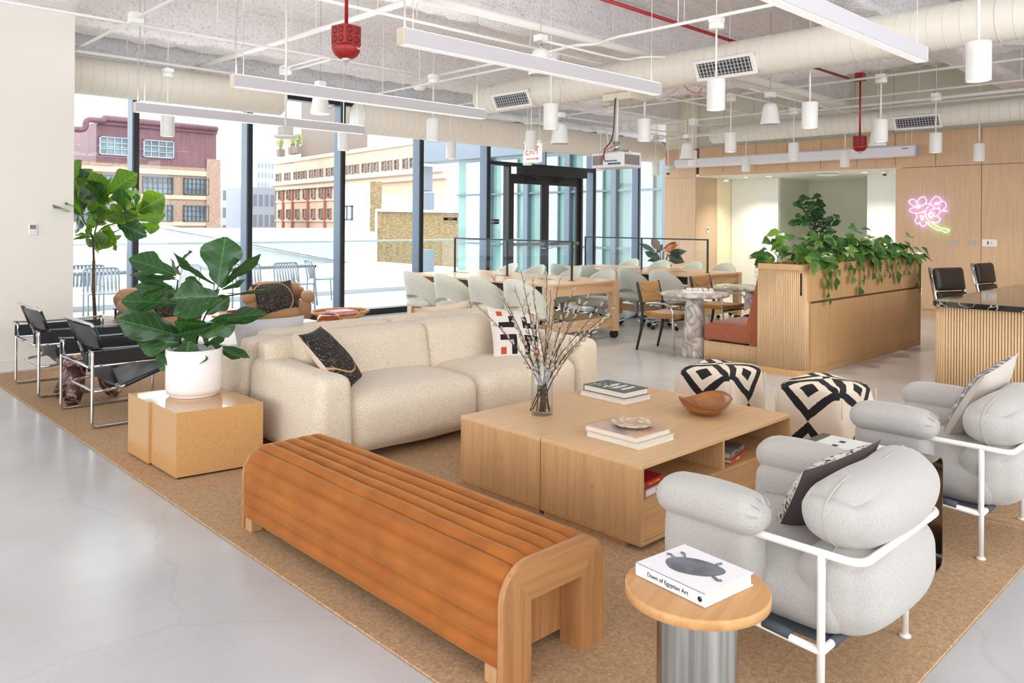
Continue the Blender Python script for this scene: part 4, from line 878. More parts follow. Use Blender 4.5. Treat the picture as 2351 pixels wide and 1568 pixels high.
# big white book
dn = book('large white hardback titled Dawn of Egyptian Art on the side table', (1.815, 1.362), (1.787, 1.120), (1.998, 1.098), .5005, .036, mat('cover_white', S(238, 236, 238), .3), spine_edge=0)
gk = mat('cover_figure', S(86, 90, 96), .5, col2=S(120, 124, 130), nsc=20)
pts = [(-.062 + 0, .0)]
ax_ = V((.40, -.92)).normalized(); bx_ = V((.92, .40))
def fp(a, b): q = ax_ * a + bx_ * b; return (q.x + .004, q.y)
fig = [fp(.084 * cos(a) * (1 + .05 * sin(3 * a)), .054 * sin(a) * (1 - .10 * cos(a))) for a in [2 * pi * i / 40 for i in range(40)]]
m = MB(); ar = sum(fig[i][0] * fig[(i + 1) % 40][1] - fig[(i + 1) % 40][0] * fig[i][1] for i in range(40)); m.prism(fig if ar > 0 else fig[::-1], .0361, .0366)
for pq in (((-.066, .028), (-.084, .046), (-.094, .044)), ((-.040, .044), (-.050, .070), (-.060, .074)), ((.05, .04), (.062, .056)), ((.06, -.036), (.078, -.056), (.088, -.052))): m.tube([(*fp(*q), .0365) for q in pq], .0045, 5)
m.obj('cover_picture', gk, dn)
w_, d_, h_ = dn['wd']
text('Dawn of Egyptian Art', .0165, blackc, dn, TR(-w_ - .0004, .005, h_ / 2, R(90), 0, R(-90)), 'spine_lettering')
MB().lathe([(.001, 0), (.007, 0), (.007, .0006), (.001, .0006)], 20, TR(-w_ - .0008, -d_ + .016, h_ / 2, 0, R(90))).obj('spine_mark', blackc, dn)

# --- bent steel table between the armchairs
mir = mat('polished_steel', S(150, 140, 130), .12, 1.)
ut = thing('steel_table', 'bent polished steel side table between the two grey armchairs', 'side table', (3.50, 1.42, .011))
pr = fillet([(-.255, 0, .004), (.245, 0, .004), (.245, 0, .485), (-.255, 0, .485)], .05, 6)
m = MB(); n_ = len(pr); T_ = .004
nor = []
for i in range(n_): a = pr[max(i - 1, 0)]; b = pr[min(i + 1, n_ - 1)]; d = (b - a).normalized(); nor.append(V((-d.z, 0, d.x)))
vs_ = []
for i in range(n_):
    for s1 in (-1, 1):
        for y in (-.26, .26): q = pr[i] + nor[i] * T_ * s1; vs_.append((q.x, y, q.z))
fs_ = []
for i in range(n_ - 1): a, b = i * 4, (i + 1) * 4; fs_ += [(a, a + 1, b + 1, b), (a + 2, b + 2, b + 3, a + 3), (a, b, b + 2, a + 2), (a + 1, a + 3, b + 3, b + 1)]
fs_ += [(0, 2, 3, 1), ((n_ - 1) * 4, (n_ - 1) * 4 + 1, (n_ - 1) * 4 + 3, (n_ - 1) * 4 + 2)]
m.add(vs_, fs_, False); o = m.obj('bent_sheet', mir, ut)
mg = book('white book with black squares on the steel table between armchairs', (3.33, 1.60), (3.33, 1.26), (3.62, 1.26), .5005, .022, mat('cover_white2', S(236, 234, 230), .35), spine_edge=2)
m = MB()
for i in range(3):
    for j in range(3): m.box(-.11 + .08 * i, -.13 + .1 * j, .0221, -.08 + .08 * i, -.105 + .1 * j, .0226)
m.obj('cover_squares', blackc, mg)
# ================================================================== LOUNGE SEATING
boucle = mat('cream_boucle', S(234, 220, 200), .95, col2=S(214, 197, 172), nsc=120, detail=3, lo=.35, hi=.62, bump=.9, bsc=130, bdist=.006, sheen=.3)
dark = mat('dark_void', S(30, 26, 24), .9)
def soft(size, r, n, bul=(0, 0, 0), lean=0, jit=.006, seed=0):
    def fn(p, u):
        q = V(p); q.x += bul[0] * math.copysign((1 - u.y ** 2) * (1 - u.z ** 2), u.x) * abs(u.x) ** 2; q.y += bul[1] * math.copysign((1 - u.x ** 2) * (1 - u.z ** 2), u.y) * abs(u.y) ** 2; q.z += bul[2] * math.copysign((1 - u.x ** 2) * (1 - u.y ** 2), u.z) * abs(u.z) ** 2
        q.y += lean * q.z; return q + NZ.noise_vector(q * 4 + V((seed, 0, 0))) * jit
    return fn
def sofa(lab, x, y, rz):
    t = thing('sofa', lab, 'sofa', (x, y, .011), rz); L_, D_ = 2.54, .90
    for s in (-1, 1):
        MB().rbox((0, 0, 0), (.25, D_ + .02, .51), .065, 18, lambda p, u: V((p.x * (1 - .10 * max(0, u.z)), p.y, p.z + (.012 * u.y if u.z > 0 else 0))) + NZ.noise_vector(p * 4) * .007).obj('arm', boucle, t, (s * (L_ / 2 - .12), 0, .318))
        MB().rbox((0, 0, 0), (1.03, .76, .36), .10, 18, soft(0, 0, 0, (.004, .02, .04), 0, .007, s * 5 + 1)).obj('seat_cushion', boucle, t, (s * .514, -.08, .245))
        MB().rbox((0, 0, 0), (1.035, .24, .44), .06, 18, soft(0, 0, 0, (.0, .02, .008), .14, .007, s * 7 + 2)).obj('back_cushion', boucle, t, (s * .517, .235, .508))
    MB().rbox((0, 0, 0), (2.44, .16, .62), .05, 14, soft(0, 0, 0, (0, 0, 0), .04, .005)).obj('back_frame', boucle, t, (0, .36, .39))
    for sx in (-1, 1):
        for sy in (-1, 1): MB().box(-.04, -.04, 0, .04, .04, .08, .005).obj('leg', dark, t, (sx * 1.1, sy * .33, 0))
    return t
sofa('cream boucle sofa facing the oak coffee table, back to the windows', 3.65, 4.525, 0)
sofa('cream boucle sofa behind, back to back and facing the windows', 3.62, 5.47, pi)

# --- cushions
def pillow(name, lab, loc, rot, w, h, th, front, back, cells=None, n=36, seed=0, group=None):
    """square cushion lying in its local xz plane, front towards -y; cells(u, v) gives a front material slot"""
    t = thing(name, lab, 'cushion', (0, 0, 0), 0, group); t.location = loc; t.rotation_euler = rot
    fm = front if isinstance(front, list) else [front]
    def P_(u, v, s):
        e = max(0, (1 - u * u)) ** .55 * max(0, (1 - v * v)) ** .55; pin = .075
        return (w / 2 * u * (1 - pin * u * u * (1 - v * v)), -s * (th / 2 * e) + .006 * NZ.noise(V((u * 2, v * 2, s + seed))) * e, h / 2 * v * (1 - pin * v * v * (1 - u * u)))
    for s, nm, ms in ((1, 'front_cover', fm), (-1, 'back_cover', [back])):
        m = MB(); N_ = n if (s > 0 and cells) else 16
        for i in range(N_):
            for j in range(N_):
                u0, u1, v0, v1 = [q * 2 / N_ - 1 for q in (i, i + 1, j, j + 1)]
                m.cur = cells((u0 + u1) / 2, (v0 + v1) / 2) if (s > 0 and cells) else 0
                m.add([P_(u0, v0, s), P_(u1, v0, s), P_(u1, v1, s), P_(u0, v1, s)], [(0, 1, 2, 3)] if s > 0 else [(3, 2, 1, 0)], True)
        me = m.mesh(nm, ms); b = bmesh.new(); b.from_mesh(me); bmesh.ops.remove_doubles(b, verts=b.verts, dist=1e-5); b.to_mesh(me); b.free()
        o = bpy.data.objects.new(nm, me); COL.objects.link(o); o.parent = t
    return t
# black cushions woven in rings with a tan stripe
ringm = bpy.data.materials.new('ring_weave'); ringm.use_nodes = True
def rings(m, cx, cz, stripe):
    t = m.node_tree; p = t.nodes['Principled BSDF']; N = t.nodes.new; L = t.links.new; co = N('ShaderNodeTexCoord'); s = N('ShaderNodeVectorMath'); s.operation = 'SUBTRACT'; s.inputs[1].default_value = (cx, 0, cz); L(co.outputs['Object'], s.inputs[0])
    fl = N('ShaderNodeVectorMath'); fl.operation = 'MULTIPLY'; fl.inputs[1].default_value = (1, 0, 1); L(s.outputs[0], fl.inputs[0]); ln = N('ShaderNodeVectorMath'); ln.operation = 'LENGTH'; L(fl.outputs[0], ln.inputs[0])
    def M_(op, a, b):
        n = N('ShaderNodeMath'); n.operation = op
        for i, q in enumerate((a, b)):
            if isinstance(q, (int, float)): n.inputs[i].default_value = q
            else: L(q, n.inputs[i])
        return n.outputs[0]
    sn = M_('SINE', M_('MULTIPLY', ln.outputs['Value'], 520.0), 0); th = M_('GREATER_THAN', sn, .35); nz = N('ShaderNodeTexNoise'); nz.inputs['Scale'].default_value = 75; nz.inputs['Detail'].default_value = 1; L(co.outputs['Object'], nz.inputs[0]); fl2 = M_('MULTIPLY', th, M_('GREATER_THAN', nz.outputs['Fac'], .56))
    st = M_('LESS_THAN', M_('ABSOLUTE', M_('SUBTRACT', ln.outputs['Value'], stripe), 0), .0065)
    m1 = N('ShaderNodeMix'); m1.data_type = 'RGBA'; L(fl2, m1.inputs[0]); m1.inputs[6].default_value = S(30, 29, 32); m1.inputs[7].default_value = S(150, 128, 104); m2 = N('ShaderNodeMix'); m2.data_type = 'RGBA'; L(st, m2.inputs[0]); L(m1.outputs[2], m2.inputs[6]); m2.inputs[7].default_value = S(200, 156, 100)
    L(m2.outputs[2], p.inputs['Base Color']); p.inputs['Roughness'].default_value = .9; bp = N('ShaderNodeBump'); bp.inputs['Strength'].default_value = .6; bp.inputs['Distance'].default_value = .004; L(sn, bp.inputs['Height']); L(bp.outputs[0], p.inputs['Normal'])
rings(ringm, -.02, .10, .245); linen = mat('cream_linen', S(222, 202, 180), .9)
ring2 = ringm.copy(); MT['ring2'] = ring2
for nd in ring2.node_tree.nodes:
    if nd.type == 'VECT_MATH' and nd.operation == 'SUBTRACT': nd.inputs[1].default_value = (-.05, 0, -.02)
pillow('ring_cushion', 'black ring-woven cushion with a tan stripe against the left sofa arm', (2.716, 4.475, .61), (R(-41), R(1), R(43)), .48, .48, .15, ringm, linen, seed=1)
geo = [mat('cushion_cream', S(226, 216, 206), .9, bump=.5, bsc=1, bdist=.004), mat('cushion_black', S(24, 23, 25), .95), mat('cushion_rust', S(186, 74, 30), .9)]
def quilting(m):
    t = m.node_tree; p = t.nodes['Principled BSDF']; co = t.nodes.new('ShaderNodeTexCoord'); w = t.nodes.new('ShaderNodeTexWave'); w.bands_direction = 'Z'; w.inputs['Scale'].default_value = 18; t.links.new(co.outputs['Object'], w.inputs[0]); b = t.nodes.new('ShaderNodeBump'); b.inputs['Strength'].default_value = .5; b.inputs['Distance'].default_value = .006; t.links.new(w.outputs['Fac'], b.inputs['Height']); t.links.new(b.outputs[0], p.inputs['Normal'])
quilting(geo[0])
def gcell(u, v):
    a = abs(u)
    if .53 < a < .76 and (.58 < v < .78 or -.78 < v < -.55): return 2
    if .13 < a < .76 and .13 < v < .36: return 1
    if .13 < a < .36 and .13 < v < .62: return 1
    if .13 < a < .76 and -.31 < v < -.09: return 1
    if .13 < a < .36 and -.78 < v < -.09: return 1
    return 0
pillow('geometric_cushion', 'cream quilted cushion with black bars and rust squares on the sofa', (4.345, 4.44, .615), (R(-30), R(6), R(-18)), .46, .46, .13, geo, linen, gcell, 40, seed=2)
pillow('grey_cushion', 'plain lavender grey cushion on the rear sofa beside its left end', (2.72, 5.34, 0.625), (R(-36), R(3), R(150)),  .50, .46, .14, mat('lavender_linen', S(188, 184, 188), .9), MT['lavender_linen'], seed=3)
tas = pillow('tasselled_cushion', 'cushion with grey knit edge and cream tassels peeping over the sofa back', (4.35, 5.4, 0.6), (R(-30), R(4), R(177)),  .50, .46, .13, mat('knit_grey', S(86, 90, 100), .95, col2=S(190, 190, 194), nsc=60), linen, seed=4)
for s in (-1, 1):
    m = MB()
    for k in range(7): m.tube([(s * .225, 0, .205), (s * .24 + .012 * (k - 3) * .6, .01 * (k % 3 - 1), .17), (s * .25 + .014 * (k - 3), .02 * (k % 3 - 1), .135)], .006, 5)
    m.obj('tassel', linen, tas)

# --- bubble armchairs with tube frames
def felt(name, c1, c2):
    return mat(name, c1, .95, col2=c2, nsc=150, detail=6, stretch=(2.2, 2.2, .8), lo=.25, hi=.8, bump=.25, bsc=190, bdist=.004, sheen=.25)
grey_felt = felt('grey_wool', S(192, 187, 181), S(164, 159, 154)); wht = mat('white_frame', S(238, 234, 228), .35); strap_m = mat('woven_strap', S(74, 78, 86), .7)
def bubble_chair(lab, x, y, rz, fab, fr, strap, group):
    t = thing('lounge_armchair', lab, 'armchair', (x, y, .011), rz, group); hx, fy, ry, zt_ = .343, .262, -.262, .498
    MB().rbox((0, 0, 0), (.62, .66, .21), .10, 18, soft(0, 0, 0, (.01, .02, .03), 0, .008, 2)).obj('seat_cushion', fab, t, (0, .0, .315))
    for s in (-1, 1):
        m = MB()
        m.rbox((s * .345, .115, .550), (.165, .40, .14), .066, 14, lambda p, u, s=s: V((p.x * (1 - .06 * u.y ** 2), p.y, p.z * (1 - .14 * abs(u.y) ** 3) + .010 * (1 - u.y ** 2))))
        m.rbox((s * .315, .125, .40), (.125, .36, .27), .06, 14, lambda p, u: V((p.x * (1 + .14 * (1 - u.z ** 2)), p.y * (1 - .05 * u.z ** 2), p.z)))
        m.obj('arm_cushion', fab, t)
        for k in range(7):
            a = -pi * .1 + pi * 1.2 * k / 6; MB().tube([(s * .345 + .050 * cos(a), -.078, .550 + .046 * sin(a)), (s * .345 + .070 * cos(a), -.062, .552 + .060 * sin(a)), (s * .345 + .076 * cos(a), -.025, .550 + .063 * sin(a))], .0026, 5).obj('pleat', fab, t)
    def bend(c, dip=0):
        def fn(p, u):
            f = u.x * u.x; q = V(p); q.y += .055 * f; q.z += -dip * (1 - min(1, abs(u.x - .1) * 2.4)) * max(0, u.z) - .03 * f * max(0, u.z) - c.x * .015 * max(0, -u.x) ** 1.4 * max(0, u.z); q += V((0, NZ.noise(q * 5 + c) * .006, 0)); return q
        return fn
    m = MB(); lobes = ((V((.03, -.305, .60)), (.67, .25, .25), .122, bend(V((1, 0, 3)), .006)), (V((.02, -.298, .365)), (.66, .245, .30), .115, bend(V((0, 0, 7)))))
    for c_, sz_, rr_, fn_ in lobes: m.rbox(c_, sz_, rr_, 20, fn_)
    m.obj('back_cushion', fab, t)
    for c_, sz_, rr_, fn_ in lobes:
        pts = []; hx_, hz_ = sz_[0] / 2, sz_[2] / 2
        for k in range(48):
            a = 2 * pi * k / 48; d_ = V((cos(a), 0, sin(a))); q = V((math.copysign(min(abs(d_.x) * 9, 1), d_.x) * (hx_ - rr_), 0, math.copysign(min(abs(d_.z) * 9, 1), d_.z) * (hz_ - rr_))) + d_ * (rr_ + .0005)
            pts.append(fn_(q, V((q.x / hx_, 0, q.z / hz_))) + c_)
        MB().tube(pts, .003, 5, closed=True).obj('piping', fab, t)
    # frame
    top = [(-hx, fy, 0), (-hx, fy, zt_)] + [(-hx, y_, zt_) for y_ in (.2, 0, -.2)]
    bk = [V(q) for q in fillet([(-hx, ry, zt_), (-hx + .015, -.378, zt_ - .006), (hx - .015, -.378, zt_ - .006), (hx, ry, zt_)], .15, 8)]
    rail = fillet([(-hx, fy, 0), (-hx, fy, zt_), (-hx, ry + .03, zt_)], .05, 5) + [V(q) for q in bk] + list(reversed(fillet([(hx, fy, 0), (hx, fy, zt_), (hx, ry + .03, zt_)], .05, 5)))
    MB().tube(rail, .0125, 10).obj('arm_rail', fr, t)
    for s in (-1, 1):
        MB().tube([(s * hx, ry, 0.0), (s * hx, ry, zt_)], .0125, 10).lathe([(.012, .0), (.02, .0), (.02, .006), (.012, .012)], 14, off=(s * hx, ry, 0)).obj('rear_leg', fr, t)
        MB().tube([(s * hx, ry, .20), (s * hx, fy, .23)], .0125, 10).obj('side_rail', fr, t)
        for y_ in (-.12, .06, .18): MB().tube([(s * hx, y_ - .045, .215), (s * hx, y_ + .045, .222)], .0165, 10).obj('strap', strap, t)
    for y_, z_ in ((ry, .20), (fy, .23)): MB().tube([(-hx, y_, z_), (hx, y_, z_)], .0125, 10).obj('cross_rail', fr, t)
    for x_ in (-.22, 0, .22): MB().tube([(x_ - .05, ry, .20), (x_ + .05, ry, .20)], .0165, 10).obj('strap', strap, t)
    MB().box(-.30, -.25, .205, .30, .25, .213).obj('sling', strap, t); return t
bubble_chair('grey wool armchair with white tube frame nearest the camera, dark backed cushion on it', 2.672, 1.318, 0, grey_felt, wht, strap_m, None)
bubble_chair('grey wool armchair with white tube frame farther right, embroidered cushion on it', 4.306, 1.332, 0, grey_felt, wht, strap_m, None)
tan_v = felt('tan_velvet', S(172, 132, 98), S(146, 108, 78)); blk = mat('black_frame', S(28, 28, 30), .4)
bubble_chair('tan armchair with black frame by the second window bay', 4.72, 9.05, R(152), tan_v, blk, strap_m, None)
bubble_chair('tan armchair with black frame mostly hidden behind the potted plant', 3.28, 9.12, R(185), tan_v, blk, strap_m, None)
pillow('ring_cushion', 'black ring-woven cushion with tan stripe on the visible tan armchair', (4.615, 8.93, 0.56), (R(-38), R(-5), R(-10)),  .50, .46, .14, ring2, linen, seed=5)
pillow('ring_cushion', 'black speckled cushion on the tan armchair behind the plant', (3.3, 8.98, 0.55), (R(-36), R(5), R(6)),  .46, .44, .13, ring2, linen, seed=6)
wv = mat('black_white_weave', S(224, 218, 208), .95, col2=S(40, 40, 42), nsc=46, stretch=(1, 1, 4), lo=.52, hi=.60, bump=.7, bsc=70, bdist=.006)
pillow('woven_cushion', 'dark brown backed cushion with woven black and white front, nearest armchair', (2.752, 1.245, 0.535), (R(-30), R(7), R(166)), .41, .41, .14, wv, mat('umber_cotton', S(82, 72, 70), .9), seed=7)
emb = [mat('beige_cotton', S(196, 186, 174), .9), mat('slate_embroidery', S(92, 96, 104), .95, col2=S(150, 150, 154), nsc=70, bump=.8, bsc=60, bdist=.006), mat('pale_embroidery', S(208, 202, 194), .95, bump=.8, bsc=60, bdist=.006)]
def ecell(u, v):
    if abs(u) > .86: return 0
    s = (v * 3.5) % 1; z = abs(s - .5) * 2
    for k in (-.62, 0.0, .62):
        if abs(u - k - (z - .5) * .26) < .07: return 2
        if abs(u - k) < .24: return 1
    return 0
pillow('embroidered_cushion', 'beige cushion with slate zigzag embroidery on the farther grey armchair', (4.508, 1.235, 0.6), (R(-28), R(6), R(178)),  .50, .50, .15, emb, emb[0], ecell, 44, seed=8)

# --- tubular steel and black leather chairs
chrome = mat('chrome', S(214, 214, 216), .07, 1.); leather = mat('black_leather', S(40, 42, 46), .34, bump=.15, bsc=90, bdist=.002)
def sling_chair(lab, x, y, group):
    t = thing('tubular_armchair', lab, 'armchair', (x, y, .011), 0, group); r = .0115
    def tb(pts, rr=.05, name='tube'): MB().tube(fillet(pts, rr, 5), r, 10).obj(name, chrome, t)
    for s in (-1, 1):
        Yo, Yi = s * .39, s * .325
        tb([(-.345, Yi, .43), (-.345, Yi, .558), (-.345, Yo, .558), (-.345, Yo, .012), (.345, Yo, .012), (.345, Yo, .558), (.345, Yi, .558), (.345, Yi, .43)], .035, 'side_frame')
        tb([(-.345, Yi, .435), (.345, Yi, .435)], name='arm_rail')
        MB().tube([(-.345, Yo, .44), (-.345, Yi, .44)], .008, 8).tube([(.345, Yo, .44), (.345, Yi, .44)], .008, 8).obj('bracket', chrome, t)
        MB().box(-.37, Yi - .006, .446, .365, Yi + .006, .540, .003).obj('arm_band', leather, t)
        MB().grid(lambda u, v, s=s: (-.375 + .74 * u, s * (.33 + .06 * v), .572 - .014 * sin(pi * u) ** .5 + .004 * sin(pi * v)), 14, 5).grid(lambda u, v, s=s: (-.375 + .74 * u, s * (.39 - .06 * v), .566 - .014 * sin(pi * u) ** .5), 14, 5).obj('arm_strap', leather, t)
    tb([(-.345, -.325, .43), (-.345, .325, .43)], name='cross_tube'); tb([(.345, -.325, .43), (.345, .325, .43)], name='cross_tube')
    b0, b1 = V((-.15, 0, .265)), V((-.325, 0, .735))
    tb([(-.13, -.30, .255), (-.15, -.30, .265), (-.325, -.30, .735), (-.36, -.27, .745), (-.36, .27, .745), (-.325, .30, .735), (-.15, .30, .265), (-.13, .30, .255)], .05, 'back_frame')
    tb([(-.13, -.30, .255), (-.30, -.28, .24), (-.30, .28, .24), (-.13, .30, .255)], .05, 'lower_loop')
    for s in (-1, 1): tb([(-.13, s * .30, .255), (.345, s * .30, .425)], name='seat_tube')
    def band(k0, k1, name, half=.295, bulge=-.025):
        m = MB()
        def fn(off): return lambda u, v: tuple(b0 + (b1 - b0) * (k0 + (k1 - k0) * v) + V((bulge * sin(pi * u) * 1.0 + off, half * (2 * u - 1), 0)))
        m.grid(fn(.002), 16, 6); m.grid(lambda u, v: fn(-.003)(1 - u, v), 16, 6)
        for s in (-1, 1): m.tube([tuple(b0 + (b1 - b0) * k + V((0, s * .30, 0))) for k in (k0, (k0 + k1) / 2, k1)], .016, 10)
        m.obj(name, leather, t)
    band(.60, .955, 'back_panel'); band(.06, .42, 'lower_back_panel', .295, -.035)
    m = MB()
    f = lambda off: (lambda u, v: (-.12 + .46 * u, .29 * (2 * v - 1), .262 + .16 * u - .028 * sin(pi * v) * (1 - .5 * u) + off))
    m.grid(f(.0), 12, 12); m.grid(lambda u, v: f(-.006)(1 - u, v), 12, 12)
    for s in (-1, 1): m.tube([(-.10, s * .30, .266), (.12, s * .30, .344), (.335, s * .30, .421)], .0165, 10)
    m.obj('seat_sling', leather, t); return t
sling_chair('tubular chrome chair with black leather slings, nearer one beside the plinth', 2.09, 6.47, None)
sling_chair('tubular chrome chair with black leather slings, farther one next to the column', 2.065, 7.81, None)
mb_ = marble('burgundy_marble', S(84, 52, 50), S(196, 160, 140), 5, .25, .025, S(60, 36, 36), 1.2)
st_ = thing('marble_stool', 'burgundy veined marble stool on three fat legs between the chrome chairs', 'stool', (2.0, 7.13, .011))
MB().lathe([(.205, 0), (.215, .006), (.215, .052), (.207, .06), (.001, .06)], 40, off=(0, 0, .305)).obj('seat', mb_, st_)
for a, b in ((-.15, -.18), (-.13, .22), (.20, -.03)):
    MB().tube([(a * 1.0, b * 1.0, .045), (a * .8, b * .8, .12), (a * .5, b * .5, .31)], [.058, .066, .050], 18).lathe([(.001, 0), (.035, .008), (.055, .035), (.058, .05)], 18, off=(a * 1.02, b * 1.02, 0)).obj('leg', mb_, st_)
mz = book('magazine with a yellow and orange cover on the marble stool', (1.90, 7.25), (1.90, 7.02), (2.08, 7.02), .3765, .012, mat('magazine_cover', S(226, 196, 60), .3, col2=S(206, 120, 90), nsc=8, lo=.45, hi=.5), spine_edge=2)

# --- speckled plinth of two blocks
cork = mat('speckled_board', S(206, 160, 104), .22, col2=S(184, 137, 84), nsc=150, detail=5, lo=.38, hi=.75, coat=.4)
for lab, poly in (('near block of the tan speckled plinth, touching the sofa', [(1.752, 4.951), (1.754, 4.571), (2.248, 4.498), (2.250, 4.907)]), ('far block of the tan speckled plinth, under the plant pot', [(1.732, 5.301), (1.736, 4.957), (2.246, 4.917), (2.235, 5.188)])):
    cx = sum(a for a, b in poly) / 4; cy = sum(b for a, b in poly) / 4; t = thing('plinth_block', lab, 'plinth', (cx, cy, .011))
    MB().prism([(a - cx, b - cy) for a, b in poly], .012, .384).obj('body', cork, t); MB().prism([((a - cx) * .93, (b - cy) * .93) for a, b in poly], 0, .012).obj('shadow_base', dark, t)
pot_m = mat('white_ceramic', S(236, 230, 226), .38)
def pot(lab, x, y, z, r, h, soil):
    t = thing('plant_pot', lab, 'pot', (x, y, z)); MB().lathe([(r * .86, 0), (r * .88, .008), (r * .88, .016), (r * .97, .022), (r, .05), (r, h - .005), (r - .006, h), (r - .014, h - .004), (r - .016, h - .05), (.001, h - .05)], 48).obj('body', pot_m, t); MB().lathe([(.001, 0), (r - .018, 0)], 32, off=(0, 0, h - .045), cap1=False).obj('soil', soil, t); return t
soil = mat('potting_soil', S(70, 54, 42), .95, col2=S(46, 36, 28), nsc=30); peb = mat('pale_pebbles', S(190, 184, 176), .9, col2=S(150, 142, 134), nsc=40)
pot('white cylinder pot on the speckled plinth', 2.03, 5.0, .3955, .17, .295, soil); pot('white round planter pot by the window behind the chrome chairs', 2.757, 9.52, 0, .27, .40, peb)

# --- fiddle leaf plants
def leaf_mat(name, c1, c2, tr=.3):
    m, t, p, N, L = _nodes(name); co = N('ShaderNodeTexCoord'); sp = N('ShaderNodeSeparateXYZ'); L(co.outputs['Object'], sp.inputs[0])
    def M_(op, a, b=0):
        n = N('ShaderNodeMath'); n.operation = op
        for i, q in enumerate((a, b)):
            if isinstance(q, (int, float)): n.inputs[i].default_value = q
            else: L(q, n.inputs[i])
        return n.outputs[0]
    ax = M_('ABSOLUTE', sp.outputs[0]); mid = M_('LESS_THAN', ax, .018); sv = M_('PINGPONG', M_('SUBTRACT', sp.outputs[1], M_('MULTIPLY', ax, .55)), .075); side = M_('LESS_THAN', sv, .0055); v = M_('MAXIMUM', mid, side)
    n = N('ShaderNodeTexNoise'); n.inputs['Scale'].default_value = 3; L(co.outputs['Object'], n.inputs[0]); oi = N('ShaderNodeObjectInfo'); mx0 = N('ShaderNodeMix'); mx0.data_type = 'RGBA'; L(M_('ADD', M_('MULTIPLY', n.outputs['Fac'], .5), M_('MULTIPLY', oi.outputs['Random'], .5)), mx0.inputs[0]); mx0.inputs[6].default_value = c1; mx0.inputs[7].default_value = c2
    mx = N('ShaderNodeMix'); mx.data_type = 'RGBA'; L(M_('MULTIPLY', v, .55), mx.inputs[0]); L(mx0.outputs[2], mx.inputs[6]); mx.inputs[7].default_value = tuple(min(1, q * 2.6 + .03) for q in c2[:3]) + (1,); L(mx.outputs[2], p.inputs['Base Color']); p.inputs['Roughness'].default_value = .3
    bp = N('ShaderNodeBump'); bp.inputs['Strength'].default_value = .5; bp.inputs['Distance'].default_value = .012; bp.invert = True; L(v, bp.inputs['Height']); L(bp.outputs[0], p.inputs['Normal'])
    tl = N('ShaderNodeBsdfTranslucent'); tl.inputs[0].default_value = (c2[0] * 1.5 + .02, min(1, c2[1] * 1.5 + .03), c2[2] * .7, 1); ms = N('ShaderNodeMixShader'); ms.inputs[0].default_value = tr; L(p.outputs[0], ms.inputs[1]); L(tl.outputs[0], ms.inputs[2]); L(ms.outputs[0], t.nodes['Material Output'].inputs[0]); return m
def leaf_mesh(name, prof, m, fold=.10, curl=.12, wav=.03, nu=11, nv=7, ph=0):
    """unit-length leaf along +y, unit width"""
    mb = MB()
    def fn(u, v):
        a = 2 * v - 1; k = u * (len(prof) - 1); i = min(int(k), len(prof) - 2); w = prof[i] + (prof[i + 1] - prof[i]) * (k - i)
        x = a * w / 2; z = fold * abs(a) * w - curl * (u ** 2) + wav * sin(u * 17 + ph + (2 if a > 0 else 0)) * abs(a) ** 2 * w
        return (x, u, z)
    mb.grid(fn, nu, nv); return mb.mesh(name, m)
FID = [.03, .26, .42, .46, .50, .62, .80, .95, 1.0, .93, .74, .42, .08]
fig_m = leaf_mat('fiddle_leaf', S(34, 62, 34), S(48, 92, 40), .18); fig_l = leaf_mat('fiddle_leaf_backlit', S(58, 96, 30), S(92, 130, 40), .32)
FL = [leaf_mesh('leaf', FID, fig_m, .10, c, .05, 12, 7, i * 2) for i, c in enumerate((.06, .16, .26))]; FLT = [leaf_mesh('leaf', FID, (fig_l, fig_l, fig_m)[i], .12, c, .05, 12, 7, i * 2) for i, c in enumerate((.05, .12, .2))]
def put_leaf(parent, me, B, T, w, roll, org, k=1.0):
    B, T = V(B) - org, V(T) - org; y = (T - B); L_ = y.length * k; y.normalize(); n = (-fwd - y * (-fwd).dot(y)).normalized(); n = MX.Rotation(R(roll), 3, y) @ n; x = y.cross(n)
    o = bpy.data.objects.new('leaf', me); COL.objects.link(o); o.parent = parent; M = MX((x * w, y * L_, n * min(L_, w * 1.3))).transposed().to_4x4(); M.translation = B
    o.matrix_local = M if False else M; return o
bark = mat('fig_bark', S(110, 88, 72), .85, col2=S(84, 64, 50), nsc=30); greenstem = mat('fig_stem', S(62, 52, 38), .8)
